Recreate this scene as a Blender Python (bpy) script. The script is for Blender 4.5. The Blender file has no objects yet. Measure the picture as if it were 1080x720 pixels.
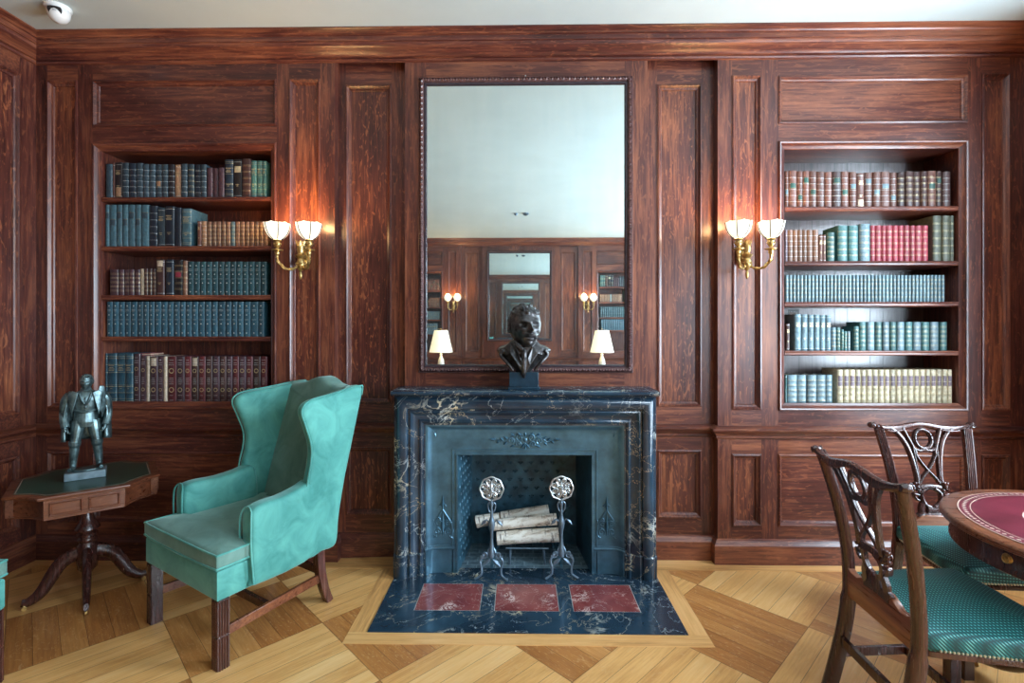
import bpy, bmesh, math, random
from math import sin, cos, pi, radians, sqrt
from mathutils import Vector, Matrix
random.seed(7)
SC = bpy.context.scene
COL = SC.collection

# ------------------------------------------------------------------ node helpers
class G:
    def __init__(s, name):
        s.m = bpy.data.materials.new(name); s.m.use_nodes = True
        s.t = s.m.node_tree; s.t.nodes.clear()
        s.out = s.t.nodes.new('ShaderNodeOutputMaterial')
    def n(s, typ, ins=None, **props):
        nd = s.t.nodes.new(typ)
        for k, v in props.items(): setattr(nd, k, v)
        for k, v in (ins or {}).items():
            s.put(nd.inputs[k], v)
        return nd
    def put(s, inp, v):
        if isinstance(v, bpy.types.NodeSocket): s.t.links.new(v, inp)
        elif isinstance(v, (tuple, list)) and len(v) == 3 and len(getattr(inp, 'default_value', (0,))if hasattr(getattr(inp,'default_value',0),'__len__') else (0,)) == 4:
            inp.default_value = (*v, 1)
        else: inp.default_value = v
    def math(s, op, a, b=0.0, c=0.0, clamp=False):
        nd = s.n('ShaderNodeMath', {0: a, 1: b, 2: c}, operation=op, use_clamp=clamp)
        return nd.outputs[0]
    def coord(s): return s.n('ShaderNodeTexCoord').outputs['Object']
    def sep(s, v):
        nd = s.n('ShaderNodeSeparateXYZ', {0: v}); return nd.outputs[0], nd.outputs[1], nd.outputs[2]
    def comb(s, x, y, z): return s.n('ShaderNodeCombineXYZ', {0: x, 1: y, 2: z}).outputs[0]
    def vmul(s, v, k): return s.n('ShaderNodeVectorMath', {0: v, 1: k}, operation='MULTIPLY').outputs[0]
    def vadd(s, v, k): return s.n('ShaderNodeVectorMath', {0: v, 1: k}, operation='ADD').outputs[0]
    def noise(s, v, scale=1.0, detail=3.0, rough=.5, dist=0.0):
        return s.n('ShaderNodeTexNoise', {'Vector': v, 'Scale': scale, 'Detail': detail, 'Roughness': rough, 'Distortion': dist}).outputs[0]
    def ramp(s, f, stops, interp='LINEAR'):
        nd = s.n('ShaderNodeValToRGB', {0: f}); cr = nd.color_ramp; cr.interpolation = interp
        while len(cr.elements) < len(stops): cr.elements.new(.5)
        for e, (p, c) in zip(cr.elements, stops):
            e.position = p; e.color = (*c, 1) if len(c) == 3 else c
        return nd.outputs[0]
    def step(s, f, a, b):
        return s.n('ShaderNodeMapRange', {0: f, 1: a, 2: b, 3: 0.0, 4: 1.0}, interpolation_type='SMOOTHSTEP').outputs[0]
    def mix(s, f, a, b, mode='MIX'):
        nd = s.n('ShaderNodeMix', data_type='RGBA', blend_type=mode)
        s.put(nd.inputs[0], f); s.put(nd.inputs[6], a); s.put(nd.inputs[7], b)
        return nd.outputs[2]
    def hsv(s, c, h=.5, sat=1.0, v=1.0):
        return s.n('ShaderNodeHueSaturation', {'Color': c, 'Hue': h, 'Saturation': sat, 'Value': v}).outputs[0]
    def bump(s, h, strength=.2, dist=.002):
        return s.n('ShaderNodeBump', {'Height': h, 'Strength': strength, 'Distance': dist}).outputs[0]
    def bsdf(s, **k):
        nd = s.n('ShaderNodeBsdfPrincipled')
        for kk, v in k.items(): s.put(nd.inputs[kk.replace('_', ' ')], v)
        s.t.links.new(nd.outputs[0], s.out.inputs[0]); return nd
    def rnd(s): return s.n('ShaderNodeObjectInfo').outputs['Random']

def flat(name, col, rough=.5, metal=0.0, var=.12, scale=30, bump=0.0, **k):
    g = G(name); p = g.coord()
    f = g.noise(p, scale, 4, .6)
    lo = tuple(c * (1 - var * 1.6) for c in col); hi = tuple(min(1, c * (1 + var)) for c in col)
    c = g.ramp(f, [(.3, lo), (.7, hi)])
    a = dict(Base_Color=c, Roughness=rough, Metallic=metal, **k)
    if bump: a['Normal'] = g.bump(f, bump, .004)
    g.bsdf(**a); return g.m

def wood(name, axis, dark, mid, light, flake=.5, rough=.32, gscale=1.0, coat=.15):
    """quarter-sawn stained oak; axis = grain direction 'x','y' or 'z'"""
    g = G(name); p = g.coord(); r = g.rnd()
    p = g.vadd(p, g.comb(g.math('MULTIPLY', r, 13.7), g.math('MULTIPLY', r, 5.1), g.math('MULTIPLY', r, 9.3)))
    k = gscale
    st = {'x': (1.6, 30, 30), 'y': (30, 1.6, 30), 'z': (30, 30, 1.6)}[axis]
    st = tuple(a * k for a in st)
    fine = g.noise(g.vmul(p, st), 2.2, 5, .65, .3)
    big = g.noise(g.vmul(p, tuple(sqrt(a) for a in st)), .55, 3, .6, .6)
    fl = {'x': (5, 20, 20), 'y': (20, 5, 20), 'z': (20, 20, 5)}[axis]
    fl = tuple(a * k for a in fl)
    fk = g.noise(g.vmul(p, fl), 1.7, 2.5, .55, 2.2)
    fk = g.step(fk, .56, .66)
    tone = g.math('ADD', g.math('MULTIPLY', fine, .55), g.math('MULTIPLY', big, .5))
    c = g.ramp(tone, [(.34, dark), (.52, mid), (.72, light)])
    c = g.mix(g.math('MULTIPLY', fk, flake), c, light)
    c = g.hsv(c, .5, 1.0, g.math('ADD', .85, g.math('MULTIPLY', r, .3)))
    g.bsdf(Base_Color=c, Roughness=g.math('ADD', rough - .06, g.math('MULTIPLY', fine, .14)),
           Coat_Weight=coat, Coat_Roughness=.22, Normal=g.bump(fine, .12, .0015))
    return g.m

# ------------------------------------------------------------------ mesh helper
class MB:
    def __init__(s): s.v = []; s.f = []; s.mi = []
    def add(s, vs, fs, mat=0):
        b = len(s.v); s.v += [tuple(v) for v in vs]
        for f in fs: s.f.append(tuple(b + i for i in f)); s.mi.append(mat)
        return b
    def box(s, x0, x1, y0, y1, z0, z1, mat=0):
        vs = [(x, y, z) for z in (z0, z1) for y in (y0, y1) for x in (x0, x1)]
        s.add(vs, [(0, 2, 3, 1), (4, 5, 7, 6), (0, 1, 5, 4), (2, 6, 7, 3), (0, 4, 6, 2), (1, 3, 7, 5)], mat); return s
    def obox(s, c, size, rz=0.0, mat=0, rx=0.0, ry=0.0):
        M = Matrix.Translation(c) @ Matrix.Rotation(rz, 4, 'Z') @ Matrix.Rotation(ry, 4, 'Y') @ Matrix.Rotation(rx, 4, 'X')
        hx, hy, hz = (a / 2 for a in size)
        vs = [M @ Vector((x, y, z)) for z in (-hz, hz) for y in (-hy, hy) for x in (-hx, hx)]
        s.add(vs, [(0, 2, 3, 1), (4, 5, 7, 6), (0, 1, 5, 4), (2, 6, 7, 3), (0, 4, 6, 2), (1, 3, 7, 5)], mat); return s
    def loft(s, rings, closed=True, cap0=False, cap1=False, mat=0, ringclosed=False):
        n = len(rings[0]); b = len(s.v)
        for r in rings: s.v += [tuple(p) for p in r]
        m = len(rings); last = m if ringclosed else m - 1
        for i in range(last):
            j = (i + 1) % m
            for k in range(n if closed else n - 1):
                l = (k + 1) % n
                mm = mat[i] if isinstance(mat, (list, tuple)) else mat
                s.f.append((b + i * n + k, b + i * n + l, b + j * n + l, b + j * n + k)); s.mi.append(mm)
        m0 = mat[0] if isinstance(mat, (list, tuple)) else mat
        m1 = mat[-1] if isinstance(mat, (list, tuple)) else mat
        if cap0: s.f.append(tuple(b + k for k in reversed(range(n)))); s.mi.append(m0)
        if cap1: s.f.append(tuple(b + (m - 1) * n + k for k in range(n))); s.mi.append(m1)
        return s
    def lathe(s, prof, c=(0, 0, 0), n=24, mat=0, axis='z', a0=0.0):
        rings = []
        for r, z in prof:
            ring = []
            for k in range(n):
                a = a0 + 2 * pi * k / n
                if axis == 'z': p = (c[0] + r * cos(a), c[1] + r * sin(a), c[2] + z)
                elif axis == 'y': p = (c[0] + r * cos(a), c[1] + z, c[2] - r * sin(a))
                else: p = (c[0] + z, c[1] + r * cos(a), c[2] + r * sin(a))
                ring.append(p)
            rings.append(ring)
        return s.loft(rings, cap0=prof[0][0] > 1e-5, cap1=prof[-1][0] > 1e-5, mat=mat)
    def tube(s, pts, r, n=8, mat=0, cap=True, flat=None, up=None, closed=False):
        """sweep a circle (or ellipse flat=(a,b)) along pts; r number or list"""
        pts = [Vector(p) for p in pts]; m = len(pts)
        rr = r if isinstance(r, (list, tuple)) else [r] * m
        rings = []; N = Vector(up) if up else None
        for i, p in enumerate(pts):
            if closed: T = pts[(i + 1) % m] - pts[i - 1]
            else: T = pts[min(i + 1, m - 1)] - pts[max(i - 1, 0)]
            if T.length < 1e-9: T = Vector((0, 0, 1))
            T.normalize()
            if N is None: N = T.orthogonal()
            N = (N - T * N.dot(T))
            if N.length < 1e-6: N = T.orthogonal()
            N.normalize(); B = T.cross(N)
            fa, fb = flat if flat else (1, 1)
            off = pi / n if n == 4 else 0
            rings.append([p + (N * cos(2 * pi * k / n + off) * fa + B * sin(2 * pi * k / n + off) * fb) * rr[i] for k in range(n)])
        return s.loft(rings, cap0=cap and not closed, cap1=cap and not closed, mat=mat, ringclosed=closed)
    def prism(s, outline, a, b, plane='xz', mat=0, rnd=0.0, seg=3, puff=0.0, cx=None):
        """outline: 2D loop; extruded from a to b along the third axis, with rounded edges"""
        n = len(outline)
        ar = sum(outline[i][0] * outline[(i + 1) % n][1] - outline[(i + 1) % n][0] * outline[i][1] for i in range(n))
        if ar < 0: outline = outline[::-1]
        def inset(d):
            out = []
            for i in range(n):
                p0, p1, p2 = Vector(outline[i - 1]), Vector(outline[i]), Vector(outline[(i + 1) % n])
                e0 = (p1 - p0).normalized() if (p1 - p0).length > 1e-9 else Vector((1, 0)); e1 = (p2 - p1).normalized() if (p2 - p1).length > 1e-9 else e0
                n0 = Vector((-e0.y, e0.x)); n1 = Vector((-e1.y, e1.x)); nn = n0 + n1
                if nn.length < 1e-6: nn = n0
                nn.normalize(); c = max(.5, nn.dot(n0))
                out.append(p1 + nn * (d / c))
            return out
        def P(q, h):
            return {'xz': (q[0], h, q[1]), 'xy': (q[0], q[1], h), 'yz': (h, q[0], q[1])}[plane]
        rings = []
        sg = 1 if b > a else -1
        if rnd > 0:
            A, B = [], []
            for k in range(seg + 1):
                t = pi / 2 * k / seg
                q = inset(rnd * (1 - sin(t))); h = rnd * (1 - cos(t))
                A.append([P(c_, a + sg * h) for c_ in q]); B.append([P(c_, b - sg * h) for c_ in q])
            rings = A + B[::-1]
        else:
            rings = [[P(q, a) for q in outline], [P(q, b) for q in outline]]
        if puff:
            q0 = inset(rnd) if rnd > 0 else [Vector(q) for q in outline]
            cc = Vector(cx) if cx else sum((Vector(q) for q in q0), Vector((0, 0))) / n
            def cap(h, sgn):
                out = []
                for k in (1, 2, 3, 4, 5):
                    t = k / 5.3
                    out.append([P(q.lerp(cc, t), h + sgn * puff * sin(min(1, t * 1.3) * pi / 2)) for q in q0])
                return out
            rings = cap(a, -sg)[::-1] + rings + cap(b, sg)
        s.loft(rings, cap0=True, cap1=True, mat=mat); return s
    def build(s, name, mats, parent=None, smooth=38, bevel=0.0, subsurf=0, loc=None, rz=0.0, fixn=True):
        me = bpy.data.meshes.new(name)
        me.from_pydata(s.v, [], s.f)
        if not isinstance(mats, (list, tuple)): mats = [mats]
        for m in mats: me.materials.append(m)
        me.polygons.foreach_set('material_index', s.mi)
        if fixn:
            bm = bmesh.new(); bm.from_mesh(me); bmesh.ops.recalc_face_normals(bm, faces=bm.faces); bm.to_mesh(me); bm.free()
        if smooth:
            me.polygons.foreach_set('use_smooth', [True] * len(me.polygons))
            if smooth < 180: me.set_sharp_from_angle(angle=radians(smooth))
        me.update()
        o = bpy.data.objects.new(name, me); COL.objects.link(o)
        if parent is not None: o.parent = parent
        if loc is not None: o.location = loc
        if rz: o.rotation_euler = (0, 0, rz)
        if bevel:
            b = o.modifiers.new('Bevel', 'BEVEL'); b.width = bevel; b.segments = 2; b.limit_method = 'ANGLE'; b.angle_limit = radians(40)
        if subsurf:
            b = o.modifiers.new('Sub', 'SUBSURF'); b.levels = subsurf; b.render_levels = subsurf
        return o

def thing(name, label, cat, loc=(0, 0, 0), rz=0.0, group=None):
    o = bpy.data.objects.new(name, None); COL.objects.link(o)
    o.location = loc; o.rotation_euler = (0, 0, rz); o.empty_display_size = .1
    o['label'] = label; o['category'] = cat
    if group: o['group'] = group
    return o
def tag(o, label, cat, group=None):
    o['label'] = label; o['category'] = cat
    if group: o['group'] = group
    return o
def struct(o):
    o['kind'] = 'structure'; return o
KIDS = {}
def dup(root, label=None, group=None, loc=None, rz=None):
    r = root.copy(); COL.objects.link(r)
    if loc is not None: r.location = loc
    if rz is not None: r.rotation_euler = (0, 0, rz)
    if label: r['label'] = label
    if group: r['group'] = group
    for ch in list(root.children):
        c = ch.copy(); COL.objects.link(c); c.parent = r
        for gch in list(ch.children):
            d = gch.copy(); COL.objects.link(d); d.parent = c
    return r

def smooth_loop(pts, n=4, closed=True):
    """Catmull-Rom through 2D/3D pts"""
    P = [Vector(p) for p in pts]; m = len(P); out = []
    for i in range(m if closed else m - 1):
        if closed: a, b, c, d = P[i - 1], P[i], P[(i + 1) % m], P[(i + 2) % m]
        else: a, b, c, d = P[max(i - 1, 0)], P[i], P[i + 1], P[min(i + 2, m - 1)]
        for k in range(n):
            t = k / n
            out.append(.5 * ((2 * b) + (c - a) * t + (2 * a - 5 * b + 4 * c - d) * t * t + (3 * b - a - 3 * c + d) * t ** 3))
    if not closed: out.append(P[-1].copy())
    return out

# ------------------------------------------------------------------ camera: 17.6 mm lens, level, a hair to the left
TH = radians(.87); FPX = 527.0
cam_d = bpy.data.cameras.new('camera'); cam = bpy.data.objects.new('camera', cam_d); COL.objects.link(cam)
cam_d.sensor_width = 36; cam_d.lens = FPX / 1080 * 36; cam_d.shift_y = -15 / 1080; cam_d.clip_start = .05
cam.location = (0, -3.2, 1.5); cam.rotation_euler = (pi / 2, 0, TH)
SC.camera = cam
def at_y(px, py, y):
    """the point of the plane at depth y that is seen at pixel (px, py) of a 1080 x 720 photograph"""
    t = (px - 540) / FPX; dx, dy = cos(TH) * t - sin(TH), sin(TH) * t + cos(TH)
    s = (y + 3.2) / dy
    return s * dx, 1.5 + s * (345 - py) / FPX

# room
XL, XR, YB, YF, ZC = -3.142, 3.2, 0.0, -7.26, 3.345
OD, OM, OL = (.017, .0052, .0056), (.094, .0245, .0175), (.32, .108, .050)
M = {}
M['oak_v'] = wood('stained_oak_upright', 'z', OD, OM, OL, .38)
M['oak_h'] = wood('stained_oak_level', 'x', OD, OM, OL, .38)
M['oak_y'] = wood('stained_oak_side_level', 'y', OD, OM, OL, .38)
M['oak_panel'] = wood('stained_oak_flaked_panel', 'z', OD, (.100, .026, .018), (.38, .128, .054), .60, rough=.3)
M['back_board'] = wood('grey_brown_boards', 'z', (.03, .02, .022), (.085, .06, .062), (.17, .13, .13), .1, rough=.3, coat=1.0)
M['mahog'] = wood('dark_mahogany', 'z', (.014, .005, .005), (.046, .014, .011), (.13, .040, .025), .1, rough=.25, coat=.4)
M['mahog_mid'] = wood('red_mahogany', 'x', (.05, .014, .008), (.15, .044, .019), (.32, .115, .045), .15, rough=.28, coat=.4)
M['ceiling'] = flat('painted_plaster', (.60, .70, .70), .85, var=.03, scale=2)

def parquet():
    g = G('oak_parquet'); p = g.coord(); x, y, z = g.sep(p)
    S = .577; r2 = .70710678
    U = g.math('DIVIDE', g.math('ADD', g.math('MULTIPLY', g.math('SUBTRACT', x, y), r2), .23), S)
    V = g.math('DIVIDE', g.math('ADD', g.math('MULTIPLY', g.math('ADD', x, y), r2), 1.187), S)
    iu, iv = g.math('FLOOR', U), g.math('FLOOR', V)
    fu, fv = g.math('SUBTRACT', U, iu), g.math('SUBTRACT', V, iv)
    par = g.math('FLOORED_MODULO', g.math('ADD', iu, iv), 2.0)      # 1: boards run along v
    def sel(a, b): return g.math('ADD', g.math('MULTIPLY', a, g.math('SUBTRACT', 1.0, par)), g.math('MULTIPLY', b, par))
    across = g.math('MULTIPLY', sel(fv, fu), 6.0)
    al = sel(U, V); ac = sel(V, U)
    idx = g.math('FLOOR', across); fr = g.math('SUBTRACT', across, idx)
    wn = g.n('ShaderNodeTexWhiteNoise', {'Vector': g.comb(g.math('ADD', iu, .5), g.math('ADD', iv, .5), g.math('ADD', idx, .5))}, noise_dimensions='3D')
    r = wn.outputs[0]
    off = g.math('MULTIPLY', r, 37.0)
    fine = g.noise(g.comb(g.math('MULTIPLY', al, 1.2), g.math('MULTIPLY', ac, 26.0), off), 2.4, 5, .65, .2)
    cath = g.noise(g.comb(g.math('MULTIPLY', al, .9), g.math('MULTIPLY', ac, 7.0), off), 1.6, 3, .6, 1.2)
    ray = g.step(g.noise(g.comb(g.math('MULTIPLY', al, 6), g.math('MULTIPLY', ac, 16.0), off), 2.0, 2, .5, 2.0), .58, .68)
    tone = g.math('ADD', g.math('ADD', g.math('MULTIPLY', fine, .45), g.math('MULTIPLY', cath, .35)), g.math('MULTIPLY', r, .22))
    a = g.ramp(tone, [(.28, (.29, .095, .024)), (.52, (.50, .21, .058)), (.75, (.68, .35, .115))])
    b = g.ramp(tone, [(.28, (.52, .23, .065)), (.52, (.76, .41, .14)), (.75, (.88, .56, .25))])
    c = g.mix(par, a, b)  # sheen painted in: blocks with boards along v get the lighter colours
    c = g.mix(g.math('MULTIPLY', ray, .35), c, (.72, .46, .22))
    def edge(f, w): return g.math('LESS_THAN', g.math('MINIMUM', f, g.math('SUBTRACT', 1.0, f)), w)
    seam = g.math('MAXIMUM', edge(fr, .011), g.math('MAXIMUM', edge(fu, .0026), edge(fv, .0026)))
    c = g.mix(g.math('MULTIPLY', seam, .75), c, (.06, .02, .008))
    g.bsdf(Base_Color=c, Roughness=g.math('ADD', .27, g.math('MULTIPLY', fine, .2)), Coat_Weight=.15, Coat_Roughness=.2,
           Normal=g.bump(g.math('SUBTRACT', g.math('MULTIPLY', fine, .4), seam), .15, .001))
    return g.m
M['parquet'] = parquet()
M['border_x'] = wood('light_oak_strip', 'x', (.36, .16, .050), (.62, .32, .11), (.76, .45, .19), .2, rough=.32)
M['border_y'] = wood('light_oak_strip_across', 'y', (.36, .16, .050), (.62, .32, .11), (.76, .45, .19), .2, rough=.32)

def marble(name, base, base2, vein, amount=1.0, rough=.14, scale=1.0, warm=(.75, .6, .35)):
    g = G(name); p = g.coord(); r = g.rnd()
    p = g.vadd(g.vmul(p, (scale, scale, scale)), g.comb(g.math('MULTIPLY', r, 7.7), 0.0, g.math('MULTIPLY', r, 3.1)))
    clouds = g.noise(p, 3.5, 5, .6, .5)
    c = g.ramp(clouds, [(.35, base), (.7, base2)])
    def vein_at(sc, w, d):
        n1 = g.noise(p, sc, 5, .62, d)
        return g.math('SUBTRACT', 1.0, g.step(g.math('ABSOLUTE', g.math('SUBTRACT', n1, .5)), w * .25, w))
    mask = g.step(g.noise(g.vadd(p, (5, 3, 1)), 2.9, 2, .5, .5), .54, .68)
    mask2 = g.step(g.noise(g.vadd(p, (1, 9, 4)), 7.5, 3, .5, .8), .5, .6)
    v1 = g.math('MULTIPLY', vein_at(5.0, .028, 1.4), mask)
    v2 = g.math('MULTIPLY', g.math('MULTIPLY', vein_at(15.0, .035, 1.0), mask2), mask)
    v3 = g.math('MULTIPLY', vein_at(2.6, .005, 1.6), .6)
    v = g.math('MULTIPLY', g.math('MAXIMUM', g.math('MAXIMUM', v1, v2), v3), amount, clamp=True)
    vc = g.mix(g.step(clouds, .4, .6), vein, warm)
    c = g.mix(v, c, vc)
    g.bsdf(Base_Color=c, Roughness=rough, Specular_IOR_Level=.6)
    return g.m
M['marble'] = marble('black_gold_marble', (.010, .022, .038), (.026, .060, .095), (.50, .56, .56), .8)
M['marble_red'] = marble('red_marble', (.17, .035, .035), (.27, .07, .065), (.8, .62, .58), .8, scale=2.2, warm=(.8, .55, .5))
M['iron_blue'] = flat('blued_cast_iron', (.070, .165, .235), .32, .5, var=.25, scale=9, bump=.1)
M['iron_dark'] = flat('sooty_firebrick_iron', (.038, .115, .170), .42, .3, var=.4, scale=12, bump=.25)
def brickmat():
    g = G('sooty_hearth_brick'); p = g.coord()
    b = g.n('ShaderNodeTexBrick', {'Vector': p, 'Scale': 1.0, 'Color1': (.09, .17, .22), 'Color2': (.045, .09, .125), 'Mortar': (.20, .29, .34), 'Mortar Size': .004, 'Brick Width': .12, 'Row Height': .055})
    n = g.noise(p, 30, 4)
    c = g.mix(.35, b.outputs[0], g.ramp(n, [(.35, (.015, .035, .05)), (.7, (.22, .31, .36))]))
    g.bsdf(Base_Color=c, Roughness=.8, Normal=g.bump(n, .4, .003)); return g.m
M['brick'] = brickmat()
M['silver'] = flat('polished_steel', (.62, .66, .68), .3, .85, var=.15, scale=40)
M['steelblue'] = flat('blue_grey_iron', (.16, .23, .30), .35, .6, var=.2, scale=30)
M['gold'] = flat('gilt', (.80, .55, .22), .35, .9, var=.1, scale=60)
M['brass'] = flat('antique_brass', (.62, .42, .16), .3, .9, var=.35, scale=45, bump=.2)
M['mirror'] = None
g = G('old_mirror_glass'); pp = g.coord()
sm = g.noise(g.vmul(pp, (9, 1, 1.2)), 1.5, 4, .6)
nd = g.n('ShaderNodeBsdfPrincipled', {'Base Color': g.ramp(sm, [(.3, (.74, .84, .84)), (.75, (.84, .92, .91))]), 'Metallic': 1.0, 'Roughness': .012})
haze = g.n('ShaderNodeBsdfDiffuse', {'Color': (.30, .36, .38)})
mx = g.n('ShaderNodeMixShader', {0: g.math('MULTIPLY', sm, .09), 1: nd.outputs[0], 2: haze.outputs[0]})
g.t.links.new(mx.outputs[0], g.out.inputs[0]); M['mirror'] = g.m
M['frame_dark'] = flat('dark_carved_walnut', (.12, .060, .058), .35, 0, var=.3, scale=50)
M['frame_blue'] = flat('smooth_dark_frame_edge', (.035, .022, .03), .22, 0, var=.2)
M['shadow_black'] = flat('black_lacquer', (.012, .012, .014), .4, 0)
M['white_plastic'] = flat('white_plastic', (.78, .79, .78), .35, 0, var=.02)

def velvet(name, col, hi, sheen=.6, var=1.0):
    g = G(name); p = g.coord()
    n = g.noise(p, 6.5, 4, .62, 1.0); n2 = g.noise(p, 1.8, 2, .5, .4); f = g.noise(p, 500, 2, .6)
    t = g.math('ADD', g.math('MULTIPLY', n, .65), g.math('MULTIPLY', n2, .35))
    c = g.ramp(t, [(.34, col), (.62, hi)])
    g.bsdf(Base_Color=c, Roughness=.62, Sheen_Weight=sheen, Sheen_Roughness=.35, Sheen_Tint=(.65, .95, .88), Specular_IOR_Level=.25,
           Normal=g.bump(f, .12, .0008)); return g.m
M['velvet'] = velvet('teal_velvet', (.045, .215, .190), (.115, .385, .335))
M['velvet_grey'] = velvet('greyer_sage_velvet', (.085, .185, .155), (.165, .290, .245), .5)  # greyer green velvet for the inner back and seat cushion

def weave():
    g = G('dotted_teal_weave'); p = g.coord(); x, y, z = g.sep(p)
    u = g.math('MULTIPLY', g.math('ADD', x, 0.0), 80.0); v = g.math('MULTIPLY', g.math('ADD', y, g.math('MULTIPLY', z, -1.0)), 80.0)
    row = g.math('FLOOR', v); u2 = g.math('ADD', u, g.math('MULTIPLY', g.math('FLOORED_MODULO', row, 2.0), .0))
    fu = g.math('SUBTRACT', g.math('FRACT', u2), .5); fv = g.math('SUBTRACT', g.math('FRACT', v), .5)
    d = g.math('SQRT', g.math('ADD', g.math('POWER', fu, 2.0), g.math('POWER', g.math('MULTIPLY', fv, 1.3), 2.0)))
    dot = g.math('SUBTRACT', 1.0, g.step(d, .12, .22))
    cell = g.math('SUBTRACT', 1.0, g.step(d, .3, .55))
    c = g.mix(cell, (.001, .048, .052), (.004, .165, .165)); c = g.mix(dot, c, (.22, .60, .56))
    g.bsdf(Base_Color=c, Roughness=.55, Sheen_Weight=.0, Normal=g.bump(cell, .5, .002)); return g.m
M['weave'] = weave()
M['leather_red'] = flat('wine_red_leather', (.135, .018, .030), .3, 0, var=.25, scale=5)
M['leather_green'] = flat('dark_green_leather', (.012, .05, .035), .3, 0, var=.25, scale=6)
M['gilt_line'] = flat('worn_gilt_tooling', (.62, .45, .36), .45, .3, var=.2)
M['nail'] = flat('pale_brass_nail', (.72, .68, .52), .3, .6)
M['bronze_dark'] = flat('dark_bronze', (.075, .072, .074), .34, .7, var=.6, scale=28, bump=.55)
M['bronze_green'] = flat('pewter_bronze', (.14, .21, .22), .33, .75, var=.5, scale=20, bump=.3)
M['stone_base'] = flat('polished_blue_black_stone', (.012, .035, .055), .18, 0, var=.2)
M['stone_pale'] = flat('veined_grey_stone', (.16, .22, .25), .3, 0, var=.4, scale=14)
def birch():
    g = G('birch_bark'); p = g.coord()
    x, y, z = g.sep(p)
    n = g.noise(g.vmul(p, (9, 30, 30)), 1.2, 5, .7, .5)
    m = g.noise(g.vmul(p, (45, 9, 9)), 1.3, 3, .6, .3)
    c = g.ramp(n, [(.33, (.11, .075, .05)), (.41, (.60, .52, .42)), (.56, (.86, .83, .75))])
    c = g.mix(g.math('MULTIPLY', g.step(m, .60, .68), .8), c, (.07, .05, .04))
    g.bsdf(Base_Color=c, Roughness=.75, Normal=g.bump(n, .4, .003)); return g.m
M['birch'] = birch()
M['log_end'] = flat('cut_wood', (.42, .27, .15), .8, 0, var=.3, scale=40)

def emit(name, col, s, base=(.9, .85, .75)):
    g = G(name); g.bsdf(Base_Color=base, Roughness=.35, Emission_Color=col, Emission_Strength=s); return g.m
M['shade_glow'] = emit('lit_milk_glass', (1, .86, .64), .8)
M['lamp_glow'] = emit('lit_cream_lampshade', (1, .80, .52), .75)
# book leathers
BC = dict(navy=(.010, .020, .034), slate=(.028, .050, .066), teal=(.016, .060, .072), blue=(.022, .075, .105), steel=(.05, .115, .145),
          brown=(.050, .022, .020), tan=(.30, .17, .10), cream=(.55, .45, .33), red=(.28, .035, .055), maroon=(.10, .018, .022),
          russet=(.125, .052, .038), plum=(.055, .026, .034), green=(.018, .072, .065), olive=(.075, .085, .060), black=(.012, .010, .012),
          pale=(.46, .40, .27), mauve=(.15, .105, .13), seagreen=(.045, .135, .135), fawn=(.165, .085, .055), greyblue=(.12, .20, .235), label_green=(.012, .065, .05))
for k, c in BC.items():
    g = G('book_cloth_' + k); p = g.coord(); r = g.rnd()
    p = g.vadd(p, g.comb(g.math('MULTIPLY', r, 11.0), g.math('MULTIPLY', r, 5.0), 0.0))
    n = g.noise(p, 55, 4, .65)
    cc = g.ramp(n, [(.3, tuple(a * .65 for a in c)), (.72, tuple(min(1, a * 1.35) for a in c))])
    cc = g.hsv(cc, .5, 1.0, g.math('ADD', .75, g.math('MULTIPLY', r, .5)))
    g.bsdf(Base_Color=cc, Roughness=.42, Normal=g.bump(n, .2, .001)); M['b_' + k] = g.m
M['b_gold'] = flat('book_gilding', (.62, .52, .30), .35, .55, var=.2)
M['b_silver'] = flat('book_pale_tooling', (.70, .76, .74), .4, .4, var=.2)
M['pages'] = flat('book_page_edges', (.42, .33, .23), .8, 0, var=.2, scale=60)
# ------------------------------------------------------------------ panelled wall
# a moulding profile is a list of (inset, depth); depth > 0 goes into the wall
PROF = [(0, 0), (.001, -.007), (.009, -.009), (.014, -.003), (.020, .006), (.030, .010), (.034, .018)]
def rect_rings(mb, x0, x1, z0, z1, y, prof, mat=0, cap=True, cap_mat=None):
    rings = []
    for d, dy in prof:
        rings.append([(x0 + d, y + dy, z0 + d), (x1 - d, y + dy, z0 + d), (x1 - d, y + dy, z1 - d), (x0 + d, y + dy, z1 - d)])
    mb.loft(rings, mat=mat)
    if cap:
        d, dy = prof[-1]
        mb.add([(x0 + d, y + dy, z0 + d), (x1 - d, y + dy, z0 + d), (x1 - d, y + dy, z1 - d), (x0 + d, y + dy, z1 - d)], [(0, 1, 2, 3)], mat if cap_mat is None else cap_mat)
def wall_cells(mb, x0, x1, z0, z1, y, holes, axis='y'):
    xs = sorted({x0, x1, *[h[0] for h in holes], *[h[1] for h in holes]}); zs = sorted({z0, z1, *[h[2] for h in holes], *[h[3] for h in holes]})
    for i in range(len(xs) - 1):
        for j in range(len(zs) - 1):
            cx, cz = (xs[i] + xs[i + 1]) / 2, (zs[j] + zs[j + 1]) / 2
            if any(h[0] < cx < h[1] and h[2] < cz < h[3] for h in holes): continue
            stile = not any(h[0] < cx < h[1] for h in holes)
            a, b, c, d = xs[i], xs[i + 1], zs[j], zs[j + 1]
            vs = [(a, y, c), (b, y, c), (b, y, d), (a, y, d)] if axis == 'y' else [(y, a, c), (y, b, c), (y, b, d), (y, a, d)]
            mb.add(vs, [(0, 1, 2, 3)], 0 if stile else 1)

Z_BASE, Z_RAIL0, Z_RAIL1, Z_TOP = .150, .795, .86, 3.207
UP = (.975, 3.100); LO = (.235, .695)
BOOK_L = (-2.768, -1.566, .972, 2.690); BOOK_R = (1.644, 2.830, .972, 2.680)
lower_wide = (LO[0], LO[1])
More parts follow.
